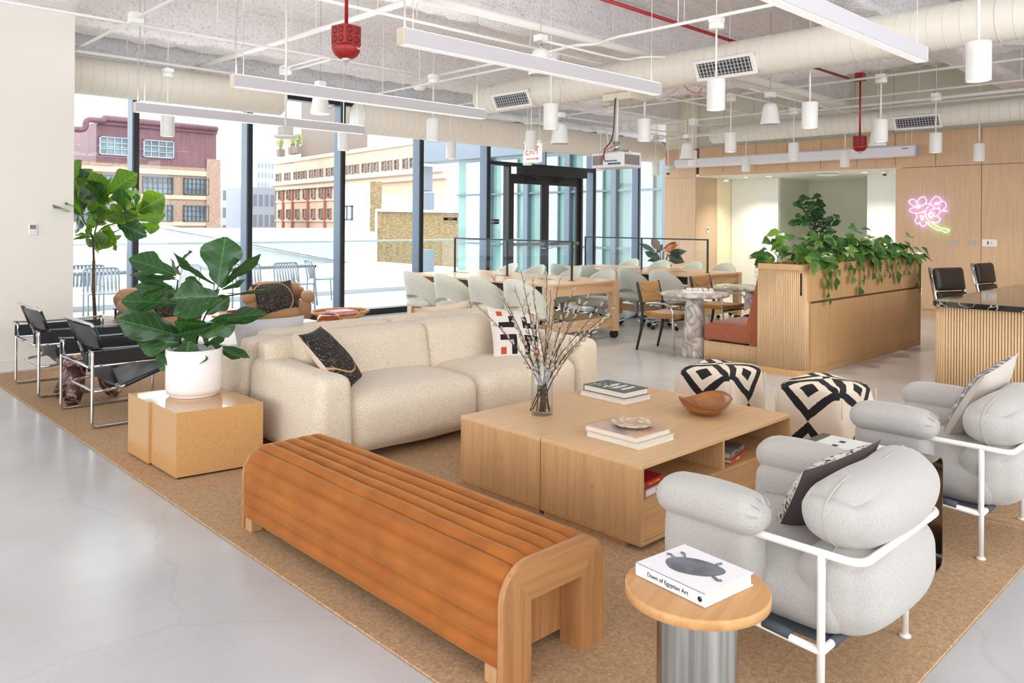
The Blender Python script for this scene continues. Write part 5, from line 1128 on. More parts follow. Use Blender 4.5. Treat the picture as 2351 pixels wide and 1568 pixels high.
PLANT = [(2.158,4.95,1.084,2.207,4.972,1.379,0.224,0.0),(1.966,5.135,1.144,1.725,5.202,1.267,0.143,50.0),(1.969,5.132,1.173,2.046,5.197,1.303,0.105,-55.0),(1.959,5.115,1.132,1.772,5.115,1.121,0.086,60.0),(2.157,4.979,1.083,1.917,5.044,1.265,0.091,-50.0),(2.167,4.969,1.083,2.348,4.767,1.251,0.081,55.0),(2.172,4.936,1.056,2.334,4.947,1.105,0.057,60.0),(1.964,5.138,0.963,1.69,5.264,1.0,0.124,35.0),(1.978,5.124,0.773,1.661,5.208,0.895,0.181,25.0),(2.128,4.868,1.021,1.888,4.933,1.021,0.172,10.0),(2.125,4.982,1.003,2.484,4.774,1.06,0.052,70.0),(2.119,4.988,0.851,2.362,4.754,0.92,0.1,-45.0),(2.088,4.949,0.843,1.898,4.951,0.863,0.105,-30.0),(2.07,5.008,0.758,2.243,4.896,0.849,0.124,20.0),(1.982,5.12,0.716,1.76,5.168,0.737,0.148,10.0),(1.987,4.977,0.736,1.925,4.911,0.585,0.238,5.0),(1.969,5.133,0.663,1.863,5.096,0.567,0.114,-20.0),(2.1,5.034,0.699,2.233,4.989,0.735,0.081,50.0),(2.126,4.981,0.703,2.297,4.816,0.628,0.067,-60.0),(2.11,5.025,0.891,2.263,5.016,0.992,0.091,25.0),(2.023,5.191,0.815,2.084,5.188,0.932,0.153,-10.0),(1.951,5.192,1.07,1.799,5.366,1.072,0.071,40.0),(1.928,5.131,1.08,1.777,5.179,1.002,0.067,-40.0),(2.111,5.066,1.07,2.054,5.218,1.127,0.048,30.0),(2.083,5.134,0.709,2.042,5.201,0.798,0.081,10.0),(2.187,4.992,1.056,2.145,5.075,0.956,0.067,20.0),(2.005,5.209,1.003,1.943,5.297,1.04,0.076,10.0),(2.064,5.041,0.793,1.993,5.026,0.688,0.086,30.0)]
PST = [[(1.986,5.117,0.692),(1.978,5.124,0.887),(1.964,5.138,1.001),(1.973,5.129,1.116)],[(2.058,5.047,0.707),(2.088,5.018,0.85),(2.132,4.976,0.984),(2.162,4.946,1.085)],[(2.017,5.087,0.697),(2.037,5.067,0.793),(2.05,5.055,0.888)]]
TREE = [(2.84,9.422,1.691,2.672,9.362,1.997,0.154,20.0),(2.845,9.417,1.783,3.082,9.299,2.022,0.201,-15.0),(2.786,9.362,1.662,2.604,9.316,1.886,0.177,15.0),(2.897,9.589,1.788,2.796,9.798,2.028,0.116,-30.0),(2.844,9.462,1.691,3.103,9.39,1.822,0.154,-35.0),(2.924,9.118,1.605,2.837,8.98,1.8,0.131,10.0),(3.079,9.191,1.585,3.283,8.993,1.757,0.201,10.0),(3.077,9.237,1.516,3.356,9.146,1.557,0.127,15.0),(2.871,9.169,1.468,3.002,8.82,1.344,0.154,-5.0),(2.93,9.223,1.476,3.048,8.998,1.44,0.1,30.0),(3.142,9.353,1.445,3.376,9.348,1.406,0.108,10.0),(2.958,9.308,1.391,3.013,9.032,1.296,0.093,45.0),(2.588,9.398,1.541,2.175,8.818,1.633,0.085,40.0),(2.641,9.614,1.55,2.533,9.607,1.801,0.139,25.0),(2.622,9.521,1.603,2.629,9.402,1.769,0.085,60.0),(2.634,9.62,1.75,2.572,9.68,1.95,0.185,5.0),(2.635,9.731,1.955,2.623,9.853,2.171,0.131,0.0),(2.615,9.683,1.937,2.718,9.65,2.01,0.131,20.0),(2.697,9.293,1.505,2.656,9.155,1.675,0.131,10.0),(2.707,9.327,1.436,2.606,9.313,1.466,0.116,25.0),(2.573,9.345,1.556,2.693,9.118,1.601,0.046,70.0),(2.719,9.205,1.625,2.828,8.944,1.477,0.1,-25.0),(2.909,9.088,1.507,2.779,9.036,1.654,0.093,20.0),(3.012,9.033,1.538,2.862,8.955,1.559,0.077,30.0),(2.706,9.44,1.328,2.823,9.104,1.258,0.154,-10.0),(2.675,9.358,1.375,2.601,9.318,1.384,0.085,10.0),(2.784,9.587,1.287,2.764,9.717,1.182,0.093,10.0),(2.778,9.592,1.255,2.883,9.602,1.183,0.1,10.0),(2.876,9.275,1.338,2.757,9.28,1.391,0.093,0.0),(2.763,9.718,1.339,2.756,9.947,1.256,0.085,10.0),(2.903,9.361,1.267,2.904,9.315,1.16,0.046,20.0),(2.922,9.565,1.333,3.011,9.59,1.269,0.108,10.0),(2.712,9.767,1.433,2.645,9.943,1.424,0.147,15.0),(2.75,9.62,1.325,2.633,9.843,1.322,0.054,60.0),(3.17,9.325,1.406,3.285,9.437,1.341,0.093,15.0),(2.876,9.609,1.474,2.777,9.927,1.552,0.108,-10.0),(3.044,9.491,1.61,3.174,9.544,1.684,0.108,10.0),(2.902,9.584,1.796,2.971,9.74,1.986,0.069,0.0),(3.118,9.375,1.634,3.139,9.466,1.817,0.085,40.0),(2.74,9.296,1.505,2.778,9.214,1.573,0.093,20.0),(2.729,9.751,1.504,2.776,9.817,1.472,0.077,0.0)]
TST = [[(2.738,9.52,1.041),(2.731,9.527,1.273),(2.714,9.543,1.35),(2.646,9.608,1.503),(2.64,9.614,1.596)],[(2.731,9.527,1.273),(2.758,9.501,1.435),(2.845,9.417,1.752),(2.867,9.396,1.807)],[(2.736,9.522,1.281),(2.813,9.447,1.428),(2.924,9.34,1.46),(2.985,9.282,1.522)],[(2.758,9.5,1.343),(2.902,9.361,1.36),(2.952,9.313,1.399)],[(2.924,9.34,1.46),(3.035,9.233,1.5),(3.084,9.185,1.577)],[(2.646,9.608,1.503),(2.628,9.626,1.781),(2.605,9.648,1.935)],[(2.731,9.527,1.265),(2.775,9.484,1.266)]]
def fig(lab, org, leaves, stems, meshes, r0, trunk=None, wk=1.3, extra=1):
    org = V(org); t = thing('fiddle_leaf_fig', lab, 'plant', org)
    for i, s in enumerate(stems): n = len(s); MB().tube(fillet([V(p) - org for p in s], .06, 3), [r0 * (1 if i == 0 else .7) * (1 - .4 * k / max(1, (len(fillet(s, .06, 3)) - 1))) for k in range(len(fillet(s, .06, 3)))], 7).obj('stem', greenstem if not trunk else bark, t)
    if trunk: MB().tube([V(p) - org for p in trunk], [.016, .018, .019, .021, .022][:len(trunk)], 9).obj('trunk', bark, t)
    for i, (a, b, c, d, e, f, w, ro) in enumerate(leaves):
        j = (i * 7) % 3; put_leaf(t, meshes[j], (a, b, c), (d, e, f), w * wk, ro, org, 1.06)
        if i % 3 != extra: put_leaf(t, meshes[(j + 1) % 3], (a + .02, b - .01, c - .02), (d + random.uniform(-.12, .12), e + random.uniform(-.08, .14), f + random.uniform(-.10, .10)), w * wk * .85, ro + random.uniform(-35, 35), org, .92)
    return t
fig('fiddle leaf plant with broad dark leaves in the pot on the plinth', (2.03, 5.0, .645), PLANT, PST, FL, .009)
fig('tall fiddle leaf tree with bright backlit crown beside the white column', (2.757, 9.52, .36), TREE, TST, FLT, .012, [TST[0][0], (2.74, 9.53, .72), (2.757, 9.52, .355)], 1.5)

# --- low tables by the window
lt = thing('low_table', 'white low table with oak edge between rear sofa and tan armchairs', 'coffee table', (3.75, 7.35, .011)); MB().box(-.75, -.5, .33, .75, .5, .37, .006).obj('top', white, lt); MB().box(-.70, -.45, 0, .70, .45, .30).obj('base', white, lt); MB().box(-.75, -.5, .30, .75, .5, .33, .003).obj('edge', ct_top, lt)
wb = thing('white_box', 'flat white box on the low table beside the amber vase', 'box', (4.18, 7.62, .3815)); MB().box(-.2, -.14, 0, .2, .14, .045, .004).obj('body', white, wb); MB().box(-.203, -.143, .03, .203, .143, .05, .004).obj('lid', white, wb)
amb = bpy.data.materials.new('amber_glass'); amb.use_nodes = True; _p = amb.node_tree.nodes['Principled BSDF']; _p.inputs['Transmission Weight'].default_value = .9; _p.inputs['Roughness'].default_value = .03; _p.inputs['Base Color'].default_value = S(240, 150, 40)
av = thing('amber_vase', 'round amber glass vase on the low white table behind the sofas', 'vase', (4.36, 7.27, .3815)); MB().lathe([(.001, 0), (.09, 0), (.118, .02), (.126, .06), (.122, .105), (.10, .135), (.075, .142), (.07, .138), (.095, .130), (.115, .103), (.119, .06), (.11, .024), (.085, .008), (.001, .008)], 40).obj('glass_body', amb, av)
rt = thing('rattan_tray_table', 'round rattan tray table by the window with books on it', 'side table', (4.92, 7.95, 0)); rat = mat('rattan', S(206, 160, 108), .6, col2=S(176, 128, 80), nsc=30)
MB().lathe([(.001, .40), (.27, .40), (.27, .41), (.001, .41)], 36).obj('tray', rat, rt)
MB().tube([(.27 * cos(2 * pi * i / 36) * 1.25, .27 * sin(2 * pi * i / 36), .455) for i in range(36)], .018, 8, closed=True).obj('rim', rat, rt)
m = MB()
for i in range(40): a = 2 * pi * i / 40; m.tube([(.268 * cos(a), .265 * sin(a), .405), (.27 * cos(a) * 1.2, .27 * sin(a), .45)], .005, 5)
m.obj('rim_spindle', rat, rt, kind='stuff')
for k in range(4): a = k * pi / 2 + .5; MB().tube(fillet([(.22 * cos(a), .22 * sin(a), .40), (.24 * cos(a), .24 * sin(a), .2), (.17 * cos(a), .17 * sin(a), 0.005)], .1, 4), .013, 8).tube(arc((0, .36), .10, 0, pi, 8, 'xz'), .008, 6, M=TR(.2 * cos(a), .2 * sin(a), -.06, 0, 0, a + pi / 2)).obj('leg', rat, rt)
book('blue book under the pink one on the rattan tray', (4.80, 8.05), (4.80, 7.84), (5.06, 7.84), .4105, .035, mat('cover_blue', S(52, 66, 120), .4), spine_edge=1); book('pink book on top in the rattan tray', (4.79, 8.06), (4.79, 7.83), (5.07, 7.83), .446, .02, mat('cover_pink', S(226, 130, 190), .4), spine_edge=1)
rw = thing('round_wood_table', 'small round oak table between the tan armchairs carrying red edged books', 'side table', (3.98, 8.72, 0)); MB().lathe([(.001, .40), (.23, .40), (.235, .41), (.23, .425), (.001, .425)], 40).obj('top', tbl_w, rw); MB().lathe([(.12, 0), (.12, .01), (.04, .03), (.035, .40)], 24).obj('pedestal', stl, rw)
book('white bottom book of the pair on the round oak table', (3.86, 8.85), (3.86, 8.62), (4.12, 8.62), .4255, .035, pale_pink, spine_edge=1); book('red topped book of the pair on the round oak table', (3.87, 8.84), (3.87, 8.63), (4.10, 8.63), .461, .02, red_c, spine_edge=1)
# ================================================================== WORK AREA
birch = wood('table_birch_top', S(226, 192, 152), S(212, 174, 132), 'y', .25); birch_z = wood('table_birch_leg', S(222, 190, 152), S(206, 170, 130), 'z', .45); birch_x = wood('table_birch_rail', S(218, 182, 142), S(202, 164, 122), 'x', .45)
def work_table(lab, x0, x1, y0, y1, rail_x, ry):
    cx, cy = (x0 + x1) / 2, (y0 + y1) / 2; w, d = (x1 - x0) / 2, (y1 - y0) / 2; t = thing('work_table', lab, 'table', (cx, cy, 0)); z1 = .76; lg = .10
    MB().box(-w, -d, z1 - .028, w, d, z1, .002).obj('tabletop', birch, t)
    for sx in (-1, 1):
        for yy in (-d + lg / 2, 0.0, d - lg / 2): MB().box(sx * (w - .004) - (lg if sx > 0 else 0), yy - lg / 2, .095, sx * (w - .004) + (lg if sx < 0 else 0), yy + lg / 2, z1 - .028, .002).obj('leg', birch_z, t)
        for yy in (-d + lg / 2, d - lg / 2):
            m = MB()
            for k in (-1, 1): m.lathe([(.012, -.012), (.048, -.012), (.05, -.008), (.05, .008), (.048, .012), (.012, .012)], 20, TR(sx * (w - .05) + k * .022, yy, .05, 0, R(90)))
            m.box(sx * (w - .05) - .012, yy - .02, .05, sx * (w - .05) + .012, yy + .02, .096); m.obj('caster', rubber, t)
        MB().box(sx * (w - .055) - .015, -d + lg, .15, sx * (w - .055) + .015, d - lg, .26, .002).obj('side_rail', wood('table_birch_side', S(214, 178, 138), S(198, 160, 118), 'y', .45), t)
    for yy in (-d + .05, d - .05):
        MB().box(-w + lg, yy - .02, z1 - .16, w - lg, yy + .02, z1 - .028, .002).obj('apron', birch_x, t); MB().box(-w + lg, yy - .02, .15, w - lg, yy + .02, .28, .002).obj('end_rail', birch_x, t)
    MB().box(-.30, -d + .2, z1 - .17, .30, d - .2, z1 - .06).obj('cable_tray', mat('tray_grey', S(70, 72, 74), .6), t)
    for k in range(3): MB().box(-.03, -d + .55 + k * .85, z1, .03, -d + .80 + k * .85, z1 + .002).obj('grommet', mat('grommet_dark', S(70, 62, 54), .5), t)
    r = MB(); rx = rail_x - cx; s = .011
    ys = [v - cy for v in ry]
    fr_ = mat('rail_black', S(48, 52, 58), .45, .3)
    for v in ys: MB().box(rx - s, v - s, z1, rx + s, v + s, 1.25).box(rx - .03, v - .03, z1, rx + .03, v + .03, z1 + .004).obj('rail_post', fr_, t)
    MB().box(rx - s, ys[0] - s, 1.25, rx + s, ys[-1] + s, 1.27).obj('rail_bar', fr_, t)
    for a, b in zip(ys[:-1], ys[1:]): MB().box(rx - .004, a + s, .86 + 0 * z1, rx + .004, b - s, 1.25).obj('rail_glass', glass('rail_glass', (.97, .985, .985, 1), .3), t)
    return t
work_table('nearer long birch work table on casters with black rail frame', 6.83, 8.20, 6.45, 9.25, 7.56, (6.72, 7.92, 9.05)); work_table('farther long birch work table behind the wooden chairs', 9.70, 11.05, 6.30, 9.10, 10.42, (6.52, 7.75, 8.95))
fab = mat('pale_boucle', S(218, 219, 208), .95, col2=S(196, 197, 186), nsc=110, lo=.35, hi=.65, bump=.7, bsc=120, bdist=.005); alu = mat('polished_aluminium', S(206, 208, 212), .22, 1.)
def task_chair():
    t = thing('task_chair', 'x', 'chair', (0, 0, 0), 0, 'pale boucle task chairs'); A0 = R(118)
    def shell(u, v):
        a = A0 * (2 * u - 1); k = abs(a) / A0; f = max(0, cos(a * .82)); zt_ = .475 + .385 * f ** .7; zb = .40 + (.145 * max(0, cos(min(1, abs(a) / R(66)) * pi / 2)) ** .55 if abs(a) < R(66) else 0) + .0
        if k > .97: zt_ = zb + .02
        th = .042; b = [(0, 0), (0, .25), (0, .6), (0, .96), (.35, 1.0), (.7, 1.0), (1, .95), (1, .6), (1, .25), (1, .02), (.65, -.015), (.3, -.012)]
        o, zz = b[int(round(v * 12)) % 12]; z = zb + (zt_ - zb) * zz; q = max(0, (z - .44) / .42); rx_ = .235 + .03 * q; ry_ = .265 + .0 * q; ra_ = 1 - o * th / .25
        return (-rx_ * cos(a) * ra_ - .085 * q * max(0, cos(a)) + .04 * (1 if cos(a) < 0 else 0) * 0, ry_ * sin(a) * ra_ * (1 - .10 * q), z)
    MB().grid(shell, 41, 13).obj('backrest', fab, t)
    MB().rbox((0.03, 0, 0), (.47, .47, .11), .05, 12, lambda p, u: V((p.x * (1 - .13 * u.y ** 2), p.y * (1 - .13 * u.x ** 2), p.z + .012 * (1 - u.x ** 2) * (1 - u.y ** 2)))).obj('seat', fab, t, (0, 0, .425))
    MB().lathe([(.022, .10), (.024, .25), (.032, .26), (.034, .33), (.08, .365), (.08, .375)], 20).obj('column', alu, t); MB().tube([(.0, -.04, .36), (.04, -.28, .35)], .006, 6).obj('lever', rubber, t)
    cst = MB()
    for k in (-1, 1): cst.lathe([(.006, -.009), (.024, -.009), (.027, -.005), (.027, .005), (.024, .009), (.006, .009)], 14, TR(0, k * .014, .027, R(90)))
    cst.box(-.014, -.007, .03, .014, .007, .055)
    for k in range(5):
        a = k * 2 * pi / 5 + .3; MB().tube([(.02 * cos(a), .02 * sin(a), .115), (.14 * cos(a), .14 * sin(a), .095), (.285 * cos(a), .285 * sin(a), .068)], [.026, .02, .013], 8, flat=(.75, 1.1)).obj('spoke', alu, t)
        cst.obj('caster', rubber, t, (.285 * cos(a), .285 * sin(a), 0), a + 1.2)
    return t
ch0 = None
sides = [('sofa side of the nearer work table', 6.52, 0.10, [6.50, 7.10, 7.78, 8.42]), ('window side of the nearer work table', 8.42, pi - .05, [7.02, 7.66, 8.38, 9.0]), ('near side of the farther work table', 9.46, .05, [6.58, 7.12, 7.92, 8.50]), ('far side of the farther work table', 11.32, pi + .08, [6.86, 7.48, 8.12, 8.80])]
EN = ['first', 'second', 'third', 'fourth']
for sn, x, rz, yy in sides:
    for i, y in enumerate(yy):
        lab = 'pale boucle chair, %s from the camera, %s' % (EN[i], sn); rr = rz + (.12, -.08, .06, -.04)[i]
        if ch0 is None: ch0 = task_chair(); ch0.location = (x, y, 0); ch0.rotation_euler = (0, 0, rr); ch0['label'] = lab
        else: dup(ch0, (x, y, 0), rr, lab)

# --- planter partition with doors, fluted end and pothos
flute = wood('fluted_oak', S(226, 192, 150), S(212, 176, 132), 'z', .5); cab = wood('cabinet_oak', S(214, 172, 122), S(198, 154, 104), 'z', .45); cab_x = wood('cabinet_oak_rail', S(214, 172, 122), S(198, 154, 104), 'x', .45)
px0, px1, py0, py1 = 7.40, 10.62, 3.56, 4.04
pn = thing('planter_partition', 'oak planter partition with cupboard doors and fluted rounded end', 'planter', (px0, py0, 0)); Lp, Wp = px1 - px0, py1 - py0
MB().box(.10, .034, .0, Lp, Wp, .80).obj('body', cab, pn); MB().box(.125, .029, .056, Lp - .03, .033, .714).obj('door_gap', wood_dark, pn); MB().box(.10, .004, 0, Lp, .06, .055, .002).obj('toe_kick', cab_x, pn)  # dark sheet behind the doors puts the shade of their gaps into colour
MB().box(.108, .0, .735, Lp, .03, 1.05, .002).obj('upper_panel', cab, pn); MB().box(.12, .022, .712, Lp - .02, .05, .736).obj('shadow_gap', wood_dark, pn)
for k in range(6): a = .13 + k * .508; MB().box(a + .0035, .008, .06, a + .5045, .028, .712, .0015).obj('door', cab, pn)
MB().box(Lp - .03, .0, 0, Lp, Wp, 1.05).obj('end_panel', cab, pn); MB().box(.1, Wp - .03, .75, Lp, Wp, 1.05).obj('rear_panel', cab, pn)
def rounded_end(r, n=8): return [(r - r * cos(a), r - r * sin(a)) for a in [pi / 2 * i / n for i in range(n + 1)]]
re_ = rounded_end(.12)
lip_o = [(Lp, 0)] + list(reversed(re_)) + [(0, Wp)] + [(Lp, Wp)]
def ring_prism(m, outer, inner, z0, z1):
    n = len(outer); vs = [(a, b, z) for z in (z0, z1) for a, b in outer] + [(a, b, z) for z in (z0, z1) for a, b in inner]; fs = []
    for i in range(n): j = (i + 1) % n; fs += [(i, i + n, j + n, j), (2 * n + i, 2 * n + j, 3 * n + j, 3 * n + i), (n + i, 3 * n + i, 3 * n + j, n + j), (i, j, 2 * n + j, 2 * n + i)]
    m.add(vs, fs)
inn_ = [(min(max(a, .035), Lp - .035), min(max(b, .035), Wp - .035)) for a, b in lip_o]
m = MB(); ring_prism(m, lip_o, inn_, 1.05, 1.105); m.obj('lip', cab_x, pn)
m = MB(); ring_prism(m, lip_o, inn_, .055, .06); m.prism([(a, b) for a, b in [(.13, 0.004)] + list(reversed(re_)) + [(0, Wp), (.13, Wp)]][::-1], 0.0, .055); m.obj('base', cab_x, pn)
def flutes(pts, z0, z1, r=.009, name='flute', parent=None, m_=None, pitch=.0174):
    """half-round ribs along a plan polyline; a finer pattern than can be picked apart singly"""
    mb = MB(); P = [V((*p, 0)) for p in pts]; seg = []
    L = [0]
    for i in range(1, len(P)): L.append(L[-1] + (P[i] - P[i - 1]).length)
    n = int(L[-1] / pitch)
    for k in range(n + 1):
        s = L[-1] * k / n; i = max(j for j in range(len(L)) if L[j] <= s + 1e-9); i = min(i, len(P) - 2); d = (P[i + 1] - P[i]); q = P[i] + d * ((s - L[i]) / max(1e-9, L[i + 1] - L[i])); d.normalize(); nn = V((d.y, -d.x, 0))
        vs = []
        for z in (z0, z1):
            for a in (0, 45, 90, 135, 180): w = q + d * cos(R(a)) * -pitch * .44 + nn * sin(R(a)) * r; vs.append((w.x, w.y, z))
        mb.add(vs, [(j, j + 1, j + 6, j + 5) for j in range(4)] + [(4, 3, 2, 1, 0), (5, 6, 7, 8, 9)], True)
    return mb.obj(name, m_ or flute, parent, kind='stuff')
flutes([(.014, Wp)] + [(a + .012, b + .012) for a, b in re_], .06, 1.05, parent=pn)
MB().prism([(a + .016, b + .014) for a, b in [(.16, -.010)] + list(reversed(re_)) + [(0, Wp - .02), (.16, Wp - .02)]][::-1], .055, 1.05).obj('end_core', wood('flute_groove', S(176, 136, 94), S(160, 122, 80), 'z', .7), pn)
MB().box(.04, .036, .8, Lp - .036, Wp - .036, 1.02).obj('soil', soil, pn); MB().box(.045, .045, .06, .16, Wp - .03, 1.0).obj('end_filler', MT['flute_groove'], pn)
# pothos
PO = [.02, .55, .86, 1.0, .98, .86, .66, .40, .16, .01]
pot_l = [leaf_mat('pothos_leaf', S(34, 68, 30), S(62, 104, 40), .15), leaf_mat('pothos_leaf_light', S(62, 106, 38), S(112, 146, 58), .22)]
PM = [leaf_mesh('leaf', PO, pot_l[i % 3 == 2], .14, .22, .03, 8, 5, i) for i in range(3)]
ph = thing('pothos', 'trailing green pothos spilling over the oak planter', 'plant', (px0, py0, 1.02)); random.seed(11)
def free_leaf(parent, me, base, d, up, s, wd=.85):
    y = V(d).normalized(); n = (V(up) - y * V(up).dot(y)).normalized(); x = y.cross(n); o = bpy.data.objects.new('leaf', me); COL.objects.link(o); o.parent = parent
    M = MX((x * s * wd, y * s, n * s)).transposed().to_4x4(); M.translation = V(base); o.matrix_local = M; return o
vines = [(.42, .85), (.62, .5), (1.0, .4), (1.28, .75), (1.55, .35), (1.75, .55), (2.05, .35), (2.3, .5), (2.62, .35), (2.95, .95)]; nl = 0
for k in range(250):
    x = random.uniform(-.02, Lp + .05); f = random.random(); yy = Wp * .5 + (f - .5) * Wp * 1.25; hump = max(0, 1 - ((yy - Wp / 2) / (Wp * .62)) ** 2); z = .07 + (.05 + .26 * hump) * random.uniform(.35, 1) * (1 + .25 * sin(x * 4.1)) * (.86 if x > 2.6 else 1)
    out = V(((x - Lp / 2) / Lp * .9, (yy - Wp / 2) * 2.4, 0)); d = out + V((random.uniform(-.7, .7), random.uniform(-.9, .5), random.uniform(-.75, .15))); up = V((random.uniform(-.5, .2), -.75 + random.uniform(-.4, .5), .8)); free_leaf(ph, PM[k % 3], (x, yy, z), d, up, random.uniform(.12, .185)); nl += 1
for vi, (x, ln) in enumerate(vines):
    pts = [(x, .10, .12), (x + .02, -.03, .12)]; z = .12; yy = -.045
    while z > .10 - ln * .42: z -= .035; pts.append((x + .02 + .03 * sin(z * 23 + vi), yy + .008 * sin(z * 31), z))
    MB().tube(pts, .004, 5).obj('vine', mat('vine_green', S(110, 150, 60), .6), ph)
    for j in range(2, len(pts), 2):
        q = V(pts[j]); sd = 1 if j % 4 < 2 else -1; free_leaf(ph, PM[(j + vi) % 3], q, (sd * .6 + random.uniform(-.3, .3), -.25, -.8), (random.uniform(-.3, .3), -1, .25), random.uniform(.085, .125)); nl += 1
m = MB()
for k in range(150): x = random.uniform(0, Lp); yy = random.uniform(.03, Wp - .03); z = .03 + random.random() * .15; a = random.uniform(0, 6.28); m.tube([(x, yy, 0), (x + .03 * cos(a), yy + .03 * sin(a), z), (x + .09 * cos(a), yy + .09 * sin(a), z + .05)], .003, 4)
m.obj('stems', MT['vine_green'], ph, kind='stuff')

# --- banquette
rust = mat('terracotta_velvet', S(172, 100, 68), .9, col2=S(152, 84, 56), nsc=70, bump=.3, bsc=140, bdist=.004, sheen=.4)
bq = thing('banquette', 'terracotta upholstered banquette with fluted base against the planter', 'bench', (7.60, 4.05, 0)); Lb = 2.9
MB().box(.02, .0, 0, Lb, .735, .21).obj('base', MT['flute_groove'], bq); flutes([(.012, .74), (.012, .01)], .0, .21, parent=bq); flutes([(Lb, .742), (.02, .742)], .0, .21, parent=bq)
MB().rbox((Lb / 2, .45, .315), (Lb - .0, .62, .20), .05, 10, soft(0, 0, 0, (0, .02, .02), 0, .003)).box(.01, .0, .21, Lb, .20, .40).obj('seat_cushion', rust, bq)
MB().prism([(.005, .36), (.225, .36), (.23, .42), (.085, 1.02), (.07, 1.045), (.02, 1.05), (.005, 1.04)], 0, Lb, 'x').obj('backrest', rust, bq)
pillow('patterned_cushion', 'black and white cushion corner lying on the terracotta banquette', (8.45, 4.62, .485), (R(78), 0, R(30)), .34, .34, .10, [MT['cushion_cream'], MT['cushion_black']], linen, lambda u, v: 1 if abs(u) + abs(v) > .85 or abs(u) + abs(v) < .35 else 0, 20, seed=9)
# --- round marble tables
cala = marble('grey_veined_marble', S(212, 206, 198), S(150, 138, 126), 3.2, .3, .10, S(176, 168, 160), 1.6)
def mtable(lab, x, y):
    t = thing('marble_table', lab, 'table', (x, y, 0)); MB().lathe([(.001, .682), (.36, .682), (.38, .690), (.385, .704), (.38, .718), (.365, .724), (.001, .724)], 56).obj('tabletop', cala, t); MB().lathe([(.148, 0), (.145, .02), (.134, .20), (.118, .42), (.108, .56), (.098, .64), (.085, .682)], 40).obj('pedestal', cala, t); return t
mtable('nearer round grey veined marble table carrying the marble game', 7.70, 4.98); mtable('farther round grey veined marble table under the ribbed vase', 9.05, 5.00)
gm = thing('marble_game', 'white marble game board with white and burgundy pieces on the marble table', 'board game', (7.72, 4.95, .7245), R(-44)); wmb = marble('white_marble', S(240, 238, 236), S(206, 202, 200), 6, .2, .04); MB().box(-.16, -.12, 0, .16, .12, .022, .003).obj('board', wmb, gm)
for k in range(9): i, j = k % 5, k // 5; MB().box(-.13 + .06 * i, -.02 + .06 * j - .05, .0222, -.085 + .06 * i, .025 + .06 * j - .05, .05, .003).obj('white_piece', wmb, gm)
for k in range(5): MB().lathe([(.02, 0), (.024, .004), (.024, .026), (.02, .03)], 16, off=(.03 + .035 * k * .9, .03 + .03 * (k % 2), .0222)).obj('burgundy_piece', mb_, gm)
rv = thing('ribbed_vase', 'white glazed vase of stacked rings on the farther marble table', 'vase', (8.98, 4.83, .7245)); pr = []
for k in range(4):
    for a in range(-80, 81, 20): pr.append((.085 + .024 * cos(R(a)), .034 + k * .056 + .028 * sin(R(a))))
MB().lathe([(.06, 0), (.085, .004)] + pr + [(.07, .232), (.06, .225), (.06, .05), (.001, .05)], 40).obj('body', mat('white_glaze', S(240, 238, 236), .15), rv); MB().tube(arc((-.115, .15), .012, -pi / 2, pi / 2, 6, 'xz', 0), .006, 6).obj('handle_knob', blackc, rv)
# --- woven cord chairs
cord = mat('paper_cord', S(200, 162, 110), .8, col2=S(182, 140, 90), nsc=5, stretch=(1, 1, 26), bump=.6, bsc=4, bdist=.004); must = mat('mustard_velvet', S(176, 122, 40), .9, col2=S(158, 106, 32), nsc=40, sheen=.5); blw = mat('black_wood', S(34, 36, 38), .5)
def cord_chair(lab, x, y, rz):
    t = thing('cord_back_chair', lab, 'chair', (x, y, 0), rz); w = .21
    for s in (-1, 1):
        MB().tube([(s * w, .33, .0), (s * w, .265, .25), (s * w, .245, .45), (s * w, .28, .62), (s * w, .33, .805)], [.0135, .018, .020, .018, .016], 12).obj('rear_leg', blw, t)
        MB().tube(fillet([(s * w, .262, .55), (s * (w + .045), .05, .585), (s * (w + .05), -.20, .575), (s * (w + .05), -.235, .0)], .09, 6), .0125, 10).obj('arm_tube', chrome, t)
    MB().rbox((0, -.005, .435), (.45, .48, .06), .028, 10, lambda p, u: V((p.x, p.y, p.z + .012 * u.y ** 2 - .012 * (1 - u.x ** 2)))).obj('seat', must, t)
    for (z0, z1, nm) in ((.575, .785, 'cord_back'),):
        def bk(u, v, o=0.0): z = z0 + (z1 - z0) * v; yb = .262 + (z - .55) * .27; k = 1 - .16 * (1 - abs(2 * v - 1)) * 0; cx_ = (2 * u - 1); return (cx_ * (w + .012), yb + .028 * (1 - cx_ ** 2) * .5 + o + .006 * (abs(2 * v - 1) < .05), z)
        m = MB(); m.grid(lambda u, v: bk(u, v, -.014), 15, 11); m.grid(lambda u, v: bk(1 - u, v, .016), 15, 11)
        for vv in (0, 1): m.tube([tuple(V(bk(i / 10, vv, .001))) for i in range(11)], .016, 8)
        m.obj(nm, cord, t)
        m = MB()
        for a, b in (((.02, .98), (.30, .5)), ((.98, .98), (.70, .5)), ((.30, .5), (.02, .02)), ((.70, .5), (.98, .02)), ((.30, .5), (.70, .5))):
            for o in (-.016, .018): m.tube([tuple(V(bk(a[0] + (b[0] - a[0]) * i / 6, a[1] + (b[1] - a[1]) * i / 6, o))) for i in range(7)], .0028, 5)
        m.obj('weave_ridge', cord, t, kind='stuff')
    MB().tube([(-w, .25, .40), (w, .25, .40)], .012, 8).obj('seat_rail', blw, t); MB().tube([(-w - .05, -.23, .40), (w + .05, -.23, .40)], .011, 8).obj('seat_rail', blw, t); return t
cord_chair('black legged chair with woven cord back and mustard seat, nearer one', 7.79, 5.37, 0); cord_chair('black legged chair with woven cord back and mustard seat, by the farther marble table', 9.14, 5.52, R(-3))

